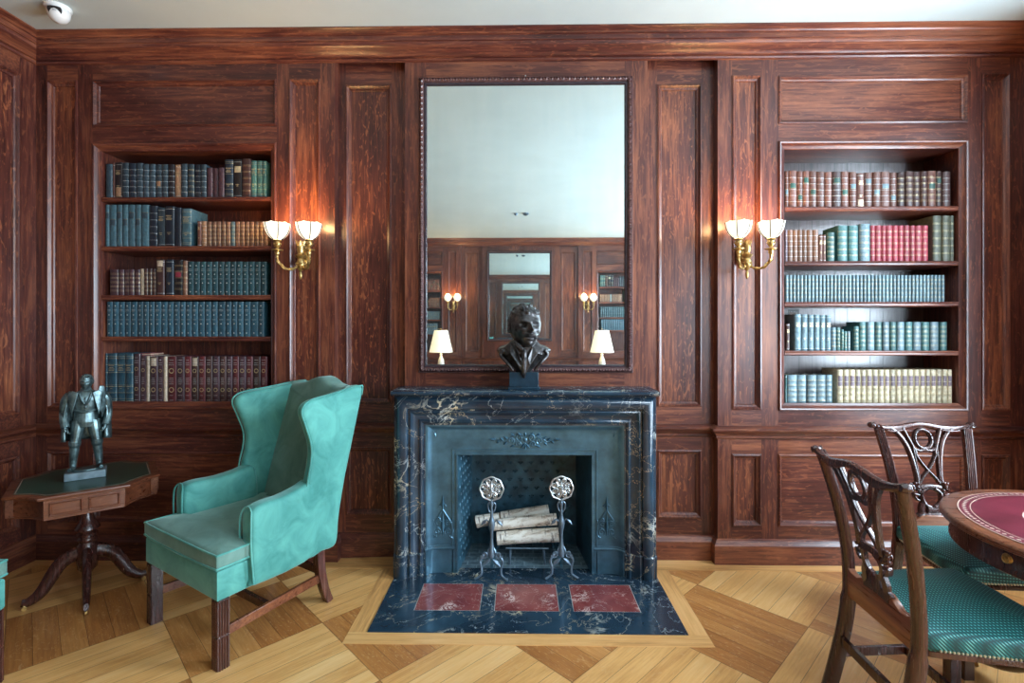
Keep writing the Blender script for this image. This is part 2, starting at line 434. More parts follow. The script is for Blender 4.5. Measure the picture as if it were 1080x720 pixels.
# (x0, x1, plane y, holes, panels)
sections = [
    (XL - .05, -1.190, 0.0, [BOOK_L], [(-3.067, -2.867, *UP), (-1.486, -1.283, *UP), (-2.768, -1.566, 2.800, 3.100),
                                 (-3.067, -2.867, *LO), (-2.768, -1.566, *LO), (-1.486, -1.283, *LO)]),
    (-1.190, -.737, .06, [], [(-1.140, -.838, 1.0, 3.085), (-1.140, -.838, .270, .715)]),
    (.816, 1.261, .06, [], [(.893, 1.180, .985, 3.075), (.893, 1.180, .262, .705)]),
    (1.261, XR + .05, 0.0, [BOOK_R], [(1.351, 1.537, *UP), (2.916, 3.092, *UP), (1.644, 2.830, 2.790, 3.095),
                                (1.351, 1.537, *LO), (1.644, 2.830, *LO), (2.916, 3.092, *LO)]),
]
FB = (-.375, .430, 0.0, .69)     # firebox opening
oak = [M['oak_v'], M['oak_h'], M['oak_panel']]
mb = MB()
for x0, x1, y, holes, panels in sections:
    wall_cells(mb, x0, x1, 0, Z_TOP + .05, y, holes + panels)
# chimney breast and the returns
wall_cells(mb, -.737, .816, 0, Z_TOP + .05, 0.0, [FB, (-.60, .67, 1.26, 3.04)])
for x in (-1.190, -.737, .816, 1.261):
    mb.add([(x, 0, 0), (x, .06, 0), (x, .06, Z_TOP + .05), (x, 0, Z_TOP + .05)], [(0, 1, 2, 3)], 0)
wall_back = struct(mb.build('wall_back', oak, fixn=False, smooth=0))
panel_objs = []
def panel(x0, x1, z0, z1, y, parent):
    mb = MB(); rect_rings(mb, x0, x1, z0, z1, y, PROF, 1 if (x1 - x0) > (z1 - z0) else 0, cap_mat=2)
    # bead of raised moulding corners stay mitred
    m = [M['oak_v'], M['oak_h'], M['oak_panel'] if (z1 - z0) > (x1 - x0) else M['oak_h']]
    return mb.build('oak_panel', m, parent, smooth=0, fixn=False)
for x0, x1, y, holes, panels in sections:
    for a in panels: panel_objs.append(panel(*a, y, wall_back))
# panel rectangles of the chimney breast (round the mirror)
# ------------------------------------------------------------------ mouldings that run along the wall
def run(prof, pts, mats, name, parent=None, kind=True, closed=False):
    """prof: (outward, z) pairs; pts: plan polyline, the room lies to its right when walking"""
    mb = MB(); n = len(pts); rings = []
    for i, p in enumerate(pts):
        p = Vector(p)
        a = (p - Vector(pts[i - 1])).normalized() if i > 0 else None
        b = (Vector(pts[i + 1]) - p).normalized() if i < n - 1 else None
        if a is None: a = b
        if b is None: b = a
        na, nb = Vector((a.y, -a.x)), Vector((b.y, -b.x)); nn = (na + nb)
        nn.normalize(); c = max(.3, nn.dot(na))
        rings.append([(p.x + nn.x * d / c, p.y + nn.y * d / c, z) for d, z in prof])
    mb.loft(rings, closed=False)
    # grain follows the run: split the faces by direction
    k = len(prof) - 1
    for i in range(n - 1):
        d = Vector(pts[i + 1]) - Vector(pts[i])
        for j in range(k): mb.mi[i * k + j] = 0 if abs(d.x) > abs(d.y) else 1
    o = mb.build(name, mats, parent, smooth=25, fixn=False)
    if kind: struct(o)
    return o
plan = [(XL, -7.26), (XL, 0), (-1.190, 0), (-1.190, .06), (-.737, .06), (-.737, 0), (.816, 0), (.816, .06), (1.261, .06), (1.261, 0), (XR, 0), (XR, -7.26)]
straight = [(XL, -7.26), (XL, 0), (XR, 0), (XR, -7.26)]
MX = [M['oak_h'], M['oak_y']]
cornice_prof = [(.0, 3.200), (.014, 3.205), (.018, 3.214), (.014, 3.222), (.028, 3.226), (.034, 3.232), (.046, 3.240), (.070, 3.250), (.088, 3.262), (.094, 3.276), (.094, 3.282),
                (.104, 3.284), (.104, 3.314), (.114, 3.317), (.120, 3.324), (.136, 3.330), (.150, 3.338), (.150, 3.346)]
cornice = run(cornice_prof, straight, MX, 'trim_1'); cornice['label'] = 'dark oak cornice under the ceiling'
rail_prof = [(0, .790), (.010, .792), (.014, .800), (.014, .812), (.020, .818), (.026, .832), (.040, .842), (.044, .850), (.044, .858), (.030, .864), (.012, .872), (0, .874)]
chair_rail_l = run(rail_prof, plan[:6], MX, 'trim_2')
chair_rail_r = run(rail_prof, plan[6:], MX, 'trim_3')
base_prof = [(.030, 0), (.030, .120), (.024, .130), (.016, .140), (.012, .150), (0, .156)]
run(base_prof, plan[:5] + [(-.76, .06)], MX, 'baseboard_left'); run(base_prof, [(.84, .06)] + plan[8:], MX, 'baseboard_right')

# ------------------------------------------------------------------ side walls
def side_panels(xw, sgn, ys, zs_list, parent):
    for (y0, y1) in ys:
        for (z0, z1) in zs_list:
            mb = MB(); rings = []
            for d, dy in PROF:
                X = xw - sgn * dy * 1.0
                rings.append([(X, y0 + d, z0 + d), (X, y1 - d, z0 + d), (X, y1 - d, z1 - d), (X, y0 + d, z1 - d)])
            mb.loft(rings); d, dy = PROF[-1]; X = xw - sgn * dy
            mb.add([(X, y0 + d, z0 + d), (X, y1 - d, z0 + d), (X, y1 - d, z1 - d), (X, y0 + d, z1 - d)], [(0, 1, 2, 3)], 1)
            mb.build('oak_panel', [M['oak_v'], M['oak_panel']], parent, smooth=0, fixn=False)
ysL = [(-.92, -.107), (-1.85, -1.03), (-2.78, -1.96), (-3.9, -2.9), (-5.0, -4.0), (-6.1, -5.1), (-7.15, -6.2)]
zs_ = [(.235, .695), (.955, 3.09)]
mb = MB(); wall_cells(mb, YF - .05, .05, 0, Z_TOP + .05, XL, [(a, b, c, d) for a, b in ysL for c, d in zs_], axis='x')
wall_left = struct(mb.build('wall_left', oak, smooth=0, fixn=False)); side_panels(XL, 1, ysL, zs_, wall_left)
# the window wall on the right
WIN = [(-1.95, -.75), (-4.25, -2.95), (-6.55, -5.25)]; WZ = (.62, 2.95)
mb = MB(); wall_cells(mb, YF - .05, .05, 0, Z_TOP + .05, XR, [(a, b, *WZ) for a, b in WIN], axis='x')
for a, b in WIN:     # deep reveals
    for (p, q) in (((a, WZ[0]), (b, WZ[0])), ((b, WZ[0]), (b, WZ[1])), ((b, WZ[1]), (a, WZ[1])), ((a, WZ[1]), (a, WZ[0]))):
        mb.add([(XR, p[0], p[1]), (XR, q[0], q[1]), (XR + .25, q[0], q[1]), (XR + .25, p[0], p[1])], [(0, 1, 2, 3)], 1)
wall_right = struct(mb.build('wall_right', oak, smooth=0, fixn=False))
M['white_paint'] = flat('white_window_paint', (.7, .7, .66), .4, 0, var=.03)
g = G('window_glass')
tr = g.n('ShaderNodeBsdfTransparent'); gl = g.n('ShaderNodeBsdfGlossy', {'Roughness': .02})
mx = g.n('ShaderNodeMixShader', {0: .06, 1: tr.outputs[0], 2: gl.outputs[0]}); g.t.links.new(mx.outputs[0], g.out.inputs[0]); M['glass'] = g.m
for i, (a, b) in enumerate(WIN):
    mb = MB(); X = XR + .18; w = .05
    mb.box(X, X + .05, a, a + w, *WZ); mb.box(X, X + .05, b - w, b, *WZ); mb.box(X, X + .05, a, b, WZ[0], WZ[0] + w); mb.box(X, X + .05, a, b, WZ[1] - w, WZ[1])
    zm = (WZ[0] + WZ[1]) / 2; mb.box(X - .02, X + .05, a, b, zm - .03, zm + .03)
    for k in (1, 2): y = a + (b - a) * k / 3; mb.box(X + .01, X + .04, y - .012, y + .012, *WZ)
    fr = struct(mb.build('window_%d' % (i + 1), M['white_paint'], bevel=.003))
    mb = MB(); mb.add([(X + .03, a, WZ[0]), (X + .03, b, WZ[0]), (X + .03, b, WZ[1]), (X + .03, a, WZ[1])], [(0, 1, 2, 3)]); mb.build('pane', M['glass'], fr, smooth=0)

# ------------------------------------------------------------------ floor, ceiling
HX0, HX1, HY = -.748, .822, -.755       # hearth slab
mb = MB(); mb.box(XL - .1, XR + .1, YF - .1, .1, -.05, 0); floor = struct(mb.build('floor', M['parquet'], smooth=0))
mb = MB(); e = .0015
mb.box(XL, -.76, -.105, .06, 0, e, 0); mb.box(.84, XR, -.105, .06, 0, e, 0)
mb.box(HX0 - .095, HX1 + .095, HY - .09, HY - .001, 0, e, 0)
mb.build('border_strip', [M['border_x'], M['border_y']], floor, smooth=0)
mb = MB(); mb.box(HX0 - .095, HX0 - .001, HY, -.10, 0, e); mb.box(HX1 + .001, HX1 + .095, HY, -.10, 0, e)
mb.box(XL, XL + .10, YF, -.105, 0, e)
mb.build('border_strip', M['border_y'], floor, smooth=0)
mb = MB(); mb.box(XL - .1, XR + .1, YF - .1, .1, ZC, ZC + .05); struct(mb.build('ceiling', M['ceiling'], smooth=0))

# ------------------------------------------------------------------ built-in bookcases
TRIM = [(0, -.001), (0, -.010), (.006, -.013), (.014, -.010), (.020, .001), (.034, .010), (.044, .014), (.046, .022)]
def bookcase(hole, shelves, label, nboards, side):
    x0, x1, z0, z1 = hole
    t = thing('bookcase', label, 'bookcase', ((x0 + x1) / 2, 0, z0)); ox, oz = (x0 + x1) / 2, z0
    hx = (x1 - x0) / 2; H = z1 - z0; D = .29; ii = .046
    mb = MB(); rect_rings(mb, -hx, hx, 0, H, 0, TRIM, 0, cap=False)
    for k in range(len(mb.f)):
        if k % 4 in (0, 2): mb.mi[k] = 1
    mb.build('frame_moulding', [M['oak_v'], M['oak_h']], t, smooth=30, fixn=False)
    mb = MB(); a, b, c, d = -hx + ii, hx - ii, ii - .022, H - ii
    q = [(a, .022, c), (b, .022, c), (b, .022, d), (a, .022, d)]; r = [(x, D, z) for x, _, z in q]
    mb.add(q + r, [(0, 4, 5, 1), (1, 5, 6, 2), (2, 6, 7, 3), (3, 7, 4, 0)], 0)
    mb.mi[0] = 1; mb.mi[2] = 1
    mb.build('carcass', [M['oak_v'], M['oak_h']], t, smooth=0, fixn=False)
    mb = MB(); xs = [a]; w = (b - a) / nboards
    for k in range(nboards):
        f = (.36, .64)[k % 2]; xs.append(xs[-1] + w * f * 2)
    xs[-1] = b
    for k in range(nboards):
        p, s_ = xs[k], xs[k + 1]
        mb.add([(p + .002, D - .004, c), (s_ - .002, D - .004, c), (s_ - .002, D - .004, d), (p + .002, D - .004, d)], [(0, 1, 2, 3)])
        mb.add([(s_ - .002, D - .004, c), (s_ + .002, D - .004, c), (s_ + .002, D - .004, d), (s_ - .002, D - .004, d)], [(0, 1, 2, 3)], 1)
    mb.build('back_boards', [M['back_board' if side < 0 else 'oak_v'], M['shadow_black']], t, smooth=0, fixn=False)
    for zt, zb in shelves:
        mb = MB(); th = zt - zb; zt -= oz; zb -= oz
        pr = [(.03, zt), (.014, zt), (.010, zt - th * .25), (.014, zt - th * .45), (.012, zt - th * .8), (.018, zb), (.03, zb)]
        ring = lambda x: [(x, y, z) for y, z in pr] + [(x, D - .005, zb), (x, D - .005, zt)]
        mb.loft([ring(a + .001), ring(b - .001)], cap0=True, cap1=True)
        mb.build('shelf', M['oak_h'], t, smooth=30)
    return t
SH_L = [(2.346, 2.318), (2.027, 1.996), (1.709, 1.678), (1.439, 1.408)]
SH_R = [(2.269, 2.239), (1.921, 1.891), (1.662, 1.632), (1.350, 1.320)]
case_l = bookcase(BOOK_L, SH_L, 'built-in oak bookcase of five shelves behind the green wing chair', 9, 1)
case_r = bookcase(BOOK_R, SH_R, 'built-in oak bookcase of five shelves behind the dining chairs', 9, -1)

# ------------------------------------------------------------------ wall mirror
def make_mirror(label):
    t = thing('wall_mirror', label, 'mirror', (.037, 0, 1.209)); X, Z = .683, 1.888
    mb = MB(); rect_rings(mb, -X, X, 0, Z, 0, [(0, 0), (0, -.012), (.006, -.018), (.010, -.006), (.012, -.020), (.020, -.030), (.030, -.026), (.034, -.014), (.036, -.014)], 0, cap=False)
    mb.build('frame', M['frame_dark'], t, smooth=30, fixn=False)
    mb = MB(); rect_rings(mb, -X, X, 0, Z, 0, [(.036, -.014), (.038, -.018), (.048, -.016), (.054, -.002)], 0, cap=False)
    mb.build('inner_edge', M['frame_blue'], t, smooth=30, fixn=False)
    mb = MB()
    def leaf(c, ang):
        # a little pointed acanthus leaf with a ridge
        L, W = .0130, .0095; u = Vector((cos(ang), 0, sin(ang))); w = Vector((-sin(ang), 0, cos(ang))); c = Vector(c)
        b0 = c - w * L; tip = c + w * L
        vs = [b0, c - u * W + Vector((0, .002, 0)), tip, c + u * W + Vector((0, .002, 0)), c + Vector((0, -.0085, 0)) - w * .003]
        mb.add(vs, [(0, 4, 1), (1, 4, 2), (2, 4, 3), (3, 4, 0)])
    d = .021; n = 74
    for i in range(n):
        x = -X + d + (2 * X - 2 * d) * (i + .5) / n
        leaf((x, -.028, d), .5 if i % 2 else -.5); leaf((x, -.028, Z - d), pi + (.5 if i % 2 else -.5))
    n = 104
    for i in range(n):
        z = d + (Z - 2 * d) * (i + .5) / n
        leaf((-X + d, -.028, z), -pi / 2 + (.5 if i % 2 else -.5)); leaf((X - d, -.028, z), pi / 2 + (.5 if i % 2 else -.5))
    mb.build('carved_leaf_band', M['frame_dark'], t, smooth=0, fixn=False)
    mb = MB(); e = .052; mb.add([(-X + e, -.004, e), (X - e, -.004, e), (X - e, -.004, Z - e), (-X + e, -.004, Z - e)], [(0, 1, 2, 3)])
    mb.build('glass', M['mirror'], t, smooth=0, fixn=False)
    mb = MB(); mb.lathe([(.0, -.012), (.004, -.010), (.005, -.004), (.003, 0)], (0, -.026, Z - .004), 8, axis='y'); mb.build('hook', M['silver'], t)
    return t
mirror = make_mirror('tall wall mirror in a dark carved frame above the fireplace')

# ------------------------------------------------------------------ the wall facing the fireplace, seen in the mirror
OPX = .035
def across(o):
    o.location = (OPX - o.location.x, YF - o.location.y, o.location.z); o.rotation_euler = (0, 0, o.rotation_euler.z + pi); return o
mb = MB()
for x0, x1, y, holes, panels in sections: wall_cells(mb, x0, x1, 0, Z_TOP + .05, y, holes + panels)
wall_cells(mb, -.737, .816, 0, Z_TOP + .05, 0.0, [])
for x in (-1.190, -.737, .816, 1.261):
    mb.add([(x, 0, 0), (x, .06, 0), (x, .06, Z_TOP + .05), (x, 0, Z_TOP + .05)], [(0, 1, 2, 3)], 0)
wall_front = across(struct(mb.build('wall_front', oak, fixn=False, smooth=0)))
for po in panel_objs:
    c = po.copy(); COL.objects.link(c); c.parent = wall_front
o = cornice.copy(); COL.objects.link(o)
mb = MB(); mb.loft([[(x, -d, z) for d, z in cornice_prof] for x in (XL, XR)], closed=False)
bpy.data.objects.remove(o)
across(struct(mb.build('trim_4', M['oak_h'], smooth=25, fixn=False)))
mb = MB(); mb.loft([[(x, -d, z) for d, z in rail_prof] for x in (XL, XR)], closed=False); across(struct(mb.build('trim_5', M['oak_h'], smooth=25, fixn=False)))
mb = MB(); mb.loft([[(x, -d, z) for d, z in base_prof] for x in (XL, XR)], closed=False); across(struct(mb.build('baseboard_front', M['oak_h'], smooth=25, fixn=False)))
across(dup(mirror, 'tall framed mirror on the opposite wall, seen small inside the big mirror'))
fcase_l = across(dup(case_l, 'bookcase of the opposite wall reflected at the right edge of the mirror'))
fcase_r = across(dup(case_r, 'bookcase of the opposite wall reflected at the left edge of the mirror'))
# unseen dark shell added behind the panelling to stop light leaks
mb = MB(); mb.box(XL - .12, XR + .5, .55, .6, -.1, 3.5); mb.box(XL - .12, XR + .5, YF - .6, YF - .55, -.1, 3.5); mb.box(XL - .16, XL - .12, YF - .6, .6, -.1, 3.5)
struct(mb.build('wall_light_shield', M['shadow_black'], smooth=0))
# smoke detector on the ceiling near the far wall (two specks in the mirror)
for x, r in ((.10, .05), (-.06, .03)):
    t = thing('smoke_detector', 'small dark ceiling detector, the %s of two specks high in the mirror' % ('larger' if r > .04 else 'smaller'), 'smoke detector', (x, -4.9, ZC), group=None)
    mb = MB(); mb.lathe([(r, 0), (r * .95, -.02), (r * .6, -.032), (0.0, -.034)], n=20); mb.build('housing', M['slate'] if 'slate' in M else M['steelblue'], t)
    mb = MB(); mb.lathe([(r * .5, -.032), (r * .5, -.036), (0.0, -.037)], n=16); mb.build('sensor_cap', M['shadow_black'], t)

# ------------------------------------------------------------------ light
w = bpy.data.worlds.new('daylight'); SC.world = w; w.use_nodes = True
bg = w.node_tree.nodes['Background']; bg.inputs[0].default_value = (.55, .75, 1, 1); bg.inputs[1].default_value = 1.2
def area(name, loc, size, energy, col, rot):
    l = bpy.data.lights.new(name, 'AREA'); l.shape = 'RECTANGLE'; l.size, l.size_y = size; l.energy = energy; l.color = col
    o = bpy.data.objects.new(name, l); COL.objects.link(o); o.location = loc; o.rotation_euler = rot; return o
for (a, b), e in zip(WIN, (225, 190, 165)):
    area('window_daylight', (XR + .32, (a + b) / 2, (WZ[0] + WZ[1]) / 2 + .1), (WZ[1] - WZ[0], b - a), e, (.70, .86, 1.0), (0, pi / 2, 0))
def bulb(loc, e, col=(1, .58, .24), r=.03):
    l = bpy.data.lights.new('bulb', 'POINT'); l.energy = e; l.color = col; l.shadow_soft_size = r
    o = bpy.data.objects.new('bulb', l); COL.objects.link(o); o.location = loc; return o
SC.view_settings.view_transform = 'Standard'; SC.view_settings.look = 'None'; SC.view_settings.gamma = 1; SC.view_settings.exposure = 0.72
SC.view_settings.use_curve_mapping = False
SC.cycles.max_bounces = 10; SC.cycles.glossy_bounces = 8; SC.cycles.diffuse_bounces = 5; SC.cycles.transparent_max_bounces = 8
SC.cycles.use_denoising = True; SC.cycles.sample_clamp_indirect = 6; SC.cycles.caustics_reflective = False; SC.cycles.caustics_refractive = False
SC.cycles.blur_glossy = .5
# ------------------------------------------------------------------ fireplace
def sweep3(mb, prof, x0, x1, zt, zb=0.0, mat=0):
    mb.loft([[(x0 + d, y, zb), (x0 + d, y, zt - d), (x1 - d, y, zt - d), (x1 - d, y, zb)] for d, y in prof], closed=False, mat=mat)
FX0, FX1, FZ = -.752, .812, 1.094
fp = thing('fireplace', 'black and gold veined marble fireplace with blue cast iron insert', 'fireplace', (.03, 0, 0))
def F(x): return x - .03
MP = [(0, 0), (0, -.215), (.006, -.222), (.012, -.222), (.018, -.232), (.034, -.243), (.052, -.246), (.070, -.241), (.082, -.230), (.086, -.216), (.092, -.214),
      (.094, -.222), (.102, -.224), (.112, -.216), (.130, -.204), (.146, -.199), (.150, -.206), (.160, -.209), (.170, -.204), (.174, -.195), (.184, -.194), (.184, -.10)]
mb = MB(); sweep3(mb, [(d, y) for d, y in MP], F(FX0), F(FX1), FZ, .142)
mb.build('bolection_surround', M['marble'], fp, smooth=30)
for s in (0, 1):
    mb = MB(); off = .007
    pr = [(0 if i == 0 else d, y if i == 0 else y - off) for i, (d, y) in enumerate(MP)]
    xx = (lambda d: F(FX0) - .004 + d) if s == 0 else (lambda d: F(FX1) + .004 - d)
    ring = lambda z, o=0: [(xx(d), y + (o if i else 0), z) for i, (d, y) in enumerate(pr)]
    mb.loft([ring(0), ring(.136), ring(.144, off)], closed=True, cap1=True)
    mb.build('plinth', M['marble'], fp, smooth=30)
mb = MB(); x0, x1 = F(FX0) - .006, F(FX1) + .006
pr = [(0, 0), (-.252, 0), (-.262, .006), (-.274, .010), (-.280, .018), (-.278, .028), (-.270, .032), (0, .032)]
mb.loft([[(x0, y, FZ - .002 + z) for y, z in pr], [(x1, y, FZ - .002 + z) for y, z in pr]], cap0=True, cap1=True)
shelf = mb.build('mantel_shelf', M['marble'], fp, smooth=30)
# cast iron insert
IX0, IX1, IZ = FX0 + .184, FX1 - .184, FZ - .184
IP = [(0, -.192), (.008, -.190), (.022, -.176), (.042, -.165), (.066, -.159), (.095, -.157), (.155, -.157), (.157, -.161), (.163, -.161), (.165, -.157), (.180, -.157), (.182, -.163), (.190, -.163), (.193, -.15), (.195, .0)]
mb = MB(); sweep3(mb, IP, F(IX0), F(IX1), IZ + .004)
mb.build('iron_insert', M['iron_blue'], fp, smooth=35)
for s in (0, 1):     # skirting block at the foot of each cheek, with a bead on top
    mb = MB(); xx = (lambda d: F(IX0) + d) if s == 0 else (lambda d: F(IX1) - d)
    P2 = IP[:7] + [(.178, -.157)]
    ring = lambda z, o: [(xx(d), y - o, z) for d, y in P2]
    mb.loft([ring(0, .004), ring(.145, .004), ring(.150, .008), ring(.158, .008), ring(.162, .003), ring(.170, .003), ring(.172, 0)], closed=False)
    mb.build('insert_foot', M['iron_blue'], fp, smooth=30)
# firebox: splayed cheeks, back plate with small fleurs-de-lis, sloping throat
ox0, ox1, oz = F(IX0 + .193), F(IX1 - .193), IZ - .19
bx0, bx1, by, bz = ox0 + .045, ox1 - .045, .26, .80
mb = MB()
mb.add([(ox0, -.15, 0), (bx0, by, 0), (bx0, by, bz), (ox0, -.15, bz)], [(0, 1, 2, 3)])
mb.add([(ox1, -.15, 0), (bx1, by, 0), (bx1, by, bz), (ox1, -.15, bz)], [(0, 1, 2, 3)])
mb.add([(ox0, -.15, bz), (ox1, -.15, bz), (bx1, by, bz), (bx0, by, bz)], [(0, 1, 2, 3)])
mb.add([(ox0, -.15, oz), (ox1, -.15, oz), (ox1, -.15, bz), (ox0, -.15, bz)], [(0, 1, 2, 3)])
cheeks = mb
mb = MB(); mb.add([(bx0, by, 0), (bx1, by, 0), (bx1, by, bz), (bx0, by, bz)], [(0, 1, 2, 3)])
def fleur(mb, x, z, y, s, face='y'):
    def P(a, b, o): return (x + a * s, y - o, z + b * s) if face == 'y' else (y + o, x + a * s, z + b * s)
    for pts in ([(-.1, 0), (0, .55), (.1, 0), (0, -.5)], [(-.1, -.05), (-.42, .30), (-.5, .02), (-.3, -.1)], [(.1, -.05), (.42, .30), (.5, .02), (.3, -.1)], [(-.28, -.16), (.28, -.16), (.28, -.26), (-.28, -.26)]):
        c = (sum(p[0] for p in pts) / 4, sum(p[1] for p in pts) / 4)
        vs = [P(a, b, .0) for a, b in pts] + [P(c[0], c[1], .006)]
        mb.add(vs, [(0, 1, 4), (1, 2, 4), (2, 3, 4), (3, 0, 4)])
for r in range(11):
    z = .10 + r * .058
    for k in range(10):
        x = bx0 + .04 + k * .074 + (.037 if r % 2 else 0)
        if x < bx1 - .02: fleur(mb, x, z, by - .001, .036)
mb.build('fireback', M['iron_dark'], fp, smooth=0, fixn=False)
mb = cheeks
for r in range(12):
    for k in range(6):
        y = -.11 + k * .062 + (.031 if r % 2 else 0); t = (y + .15) / (by + .15)
        if y < by - .02: 
            x = ox0 + (bx0 - ox0) * t; fleur(mb, y, .07 + r * .055, x, .034, 'x')
mb.build('firebox_cheeks', M['iron_dark'], fp, smooth=0, fixn=False)
mb = MB(); mb.add([(ox0, -.155, .003), (ox1, -.155, .003), (bx1, by, .003), (bx0, by, .003)], [(0, 1, 2, 3)])
mb.build('brick_floor', M['brick'], fp, smooth=0)

def spiral(c, r0, r1, a0, turns, y, n=16, sx=1):
    out = []
    for i in range(n + 1):
        t = i / n; r = r0 + (r1 - r0) * t; a = a0 + 2 * pi * turns * t
        out.append((c[0] + sx * r * cos(a), y, c[1] + r * sin(a)))
    return out
def blob(mb, c, r, ry=None, n=6):
    ry = ry or r * .6
    rings = []
    for k in range(1, 4):
        t = k / 4 * pi
        rings.append([(c[0] + r * sin(t) * cos(2 * pi * j / n), c[1] - ry * sin(t) * sin(2 * pi * j / n), c[2] + r * cos(t)) for j in range(n)])
    mb.loft(rings, cap0=True, cap1=True)
def leafy(mb, a, b, w, y, d=.006):
    """raised pointed leaf from a to b (x,z)"""
    a, b = Vector(a), Vector(b); u = b - a; nrm = Vector((-u.y, u.x)).normalized() * w; m = a + u * .45
    q = [a, m + nrm, b, m - nrm]
    mb.add([(p.x, y, p.y) for p in q] + [(m.x, y - d, m.y)], [(0, 1, 4), (1, 2, 4), (2, 3, 4), (3, 0, 4)])
# cartouche over the opening
mb = MB(); cx, cz, y = F(.035), .815, -.160
for sx in (-1, 1):
    mb.tube(spiral((cx + sx * .035, cz + .012), .004, .026, 0, 1.4, y, 20, sx), .0048, 6)
    mb.tube(spiral((cx + sx * .045, cz - .026), .003, .020, 1.5, 1.3, y, 18, sx), .0044, 6)
    mb.tube(spiral((cx + sx * .088, cz - .004), .003, .022, 2.2, 1.3, y, 18, sx), .0044, 6)
    mb.tube(spiral((cx + sx * .078, cz + .030), .002, .014, 0.5, 1.2, y, 16, sx), .0036, 6)
    mb.tube(smooth_loop([(cx + sx * .105, y, cz + .01), (cx + sx * .135, y, cz - .012), (cx + sx * .165, y, cz), (cx + sx * .200, y, cz - .004)], 5, False), [.0035 - .0001 * i for i in range(16)], 5)
    for k, (a, b) in enumerate([((.10, 0), (.13, .022)), ((.13, -.008), (.155, .016)), ((.155, -.002), (.178, -.022)), ((.175, 0), (.222, .004)), ((.02, .02), (.055, .052)), ((.0, -.02), (.03, -.052)), ((.06, -.03), (.095, -.045)), ((.06, .02), (.10, .044)), ((.11, -.01), (.135, -.034))]):
        leafy(mb, (cx + sx * a[0], cz + a[1]), (cx + sx * b[0], cz + b[1]), .009, y + .001, .014)
    for a, b in ((.02, .045), (.118, .012), (.148, -.012), (.186, .008), (.012, -.045), (.062, 0)): blob(mb, (cx + sx * a, y, cz + b), .0045)
leafy(mb, (cx, cz + .015), (cx, cz + .058), .012, y + .002, .01); leafy(mb, (cx, cz - .015), (cx, cz - .062), .012, y + .002, .01); blob(mb, (cx, y, cz), .013)
mb.build('cartouche', M['iron_blue'], fp, smooth=50)
for sx, ccx in ((1, F(IX0 + .052)), (-1, F(IX1 - .052))):
    mb = MB(); yy = -.163      # small corner scroll at the top
    mb.tube(spiral((ccx, IZ - .040), .003, .016, 0, 1.2, yy, 16, sx), .0026, 5); leafy(mb, (ccx, IZ - .05), (ccx + sx * .004, IZ - .085), .007, yy + .002, .007)
    leafy(mb, (ccx - sx * .01, IZ - .03), (ccx + sx * .022, IZ - .014), .006, yy + .002, .007); blob(mb, (ccx, yy, IZ - .04), .005)
    mb.build('corner_scroll', M['iron_blue'], fp, smooth=50)
    mb = MB(); c0 = ccx + sx * .048; yy = -.160   # palmette on each cheek
    zb = .225; K_ = 1.22
    leafy(mb, (c0, zb + .15), (c0, zb + .255), .010, yy, .012)
    leafy(mb, (c0 - .026, zb + .185), (c0, zb + .205), .006, yy, .008); leafy(mb, (c0 + .026, zb + .185), (c0, zb + .205), .006, yy, .008)
    leafy(mb, (c0, zb), (c0, zb + .16), .013, yy, .014)
    for q in (-1, 1):
        mb.tube(smooth_loop([(c0, yy, zb + .165), (c0 + q * .026, yy, zb + .125), (c0 + q * .052, yy, zb + .08), (c0 + q * .058, yy, zb + .02), (c0 + q * .038, yy, zb - .002)], 4, False), .0048, 6)
        mb.tube(spiral((c0 + q * .026, zb + .082), .004, .020, .8, 1.3, yy, 16, q), .0042, 6)
        mb.tube(spiral((c0 + q * .032, zb + .030), .004, .023, 2.0, 1.3, yy, 16, q), .0042, 6)
        leafy(mb, (c0 + q * .006, zb + .04), (c0 + q * .040, zb + .060), .008, yy, .010); leafy(mb, (c0 + q * .034, zb + .012), (c0 + q * .066, zb - .014), .008, yy, .010)
        leafy(mb, (c0 + q * .008, zb + .10), (c0 + q * .034, zb + .125), .007, yy, .009); leafy(mb, (c0 + q * .05, zb + .09), (c0 + q * .064, zb + .115), .006, yy, .009)
        blob(mb, (c0 + q * .054, yy, zb + .085), .007)
    mb.build('palmette', M['iron_blue'], fp, smooth=50)

# hearth slab with three red marble tiles
ht = thing('hearth_slab', 'black marble hearth slab with three inset red marble tiles on the floor', 'hearth', (.037, -.4, 0))
def HXo(x): return x - .037
TX = [(-.556, -.212), (-.132, .208), (.287, .634)]; TY = (-.565, -.294)
mb = MB(); zt = .006
def slab(a, b, c, d, m=0): mb.box(HXo(a), HXo(b), c + .4, d + .4, 0, zt, m)
slab(HX0, HX1, HY, TY[0] - .012); slab(HX0, TX[0][0] - .004, TY[0] - .011, -.1); slab(TX[2][1] + .004, HX1, TY[0] - .011, -.1)
slab(TX[0][0] - .003, TX[2][1] + .003, TY[1] + .003, -.1); slab(TX[0][0] - .003, TX[2][1] + .003, TY[0] - .011, TY[0] - .003)
slab(TX[0][1] + .003, TX[1][0] - .003, TY[0] - .0025, TY[1] + .0025); slab(TX[1][1] + .003, TX[2][0] - .003, TY[0] - .0025, TY[1] + .0025)
mb.build('marble_slab', M['marble'], ht, smooth=0)
for a, b in TX:
    mb = MB(); mb.box(HXo(a), HXo(b), TY[0] + .4, TY[1] + .4, 0, zt); mb.build('red_tile', M['marble_red'], ht, smooth=0)
mb = MB(); mb.box(HXo(TX[0][0] - .003), HXo(TX[2][1] + .003), TY[0] + .397, TY[1] + .403, 0, zt - .001); mb.build('joint', M['b_silver'], ht, smooth=0)

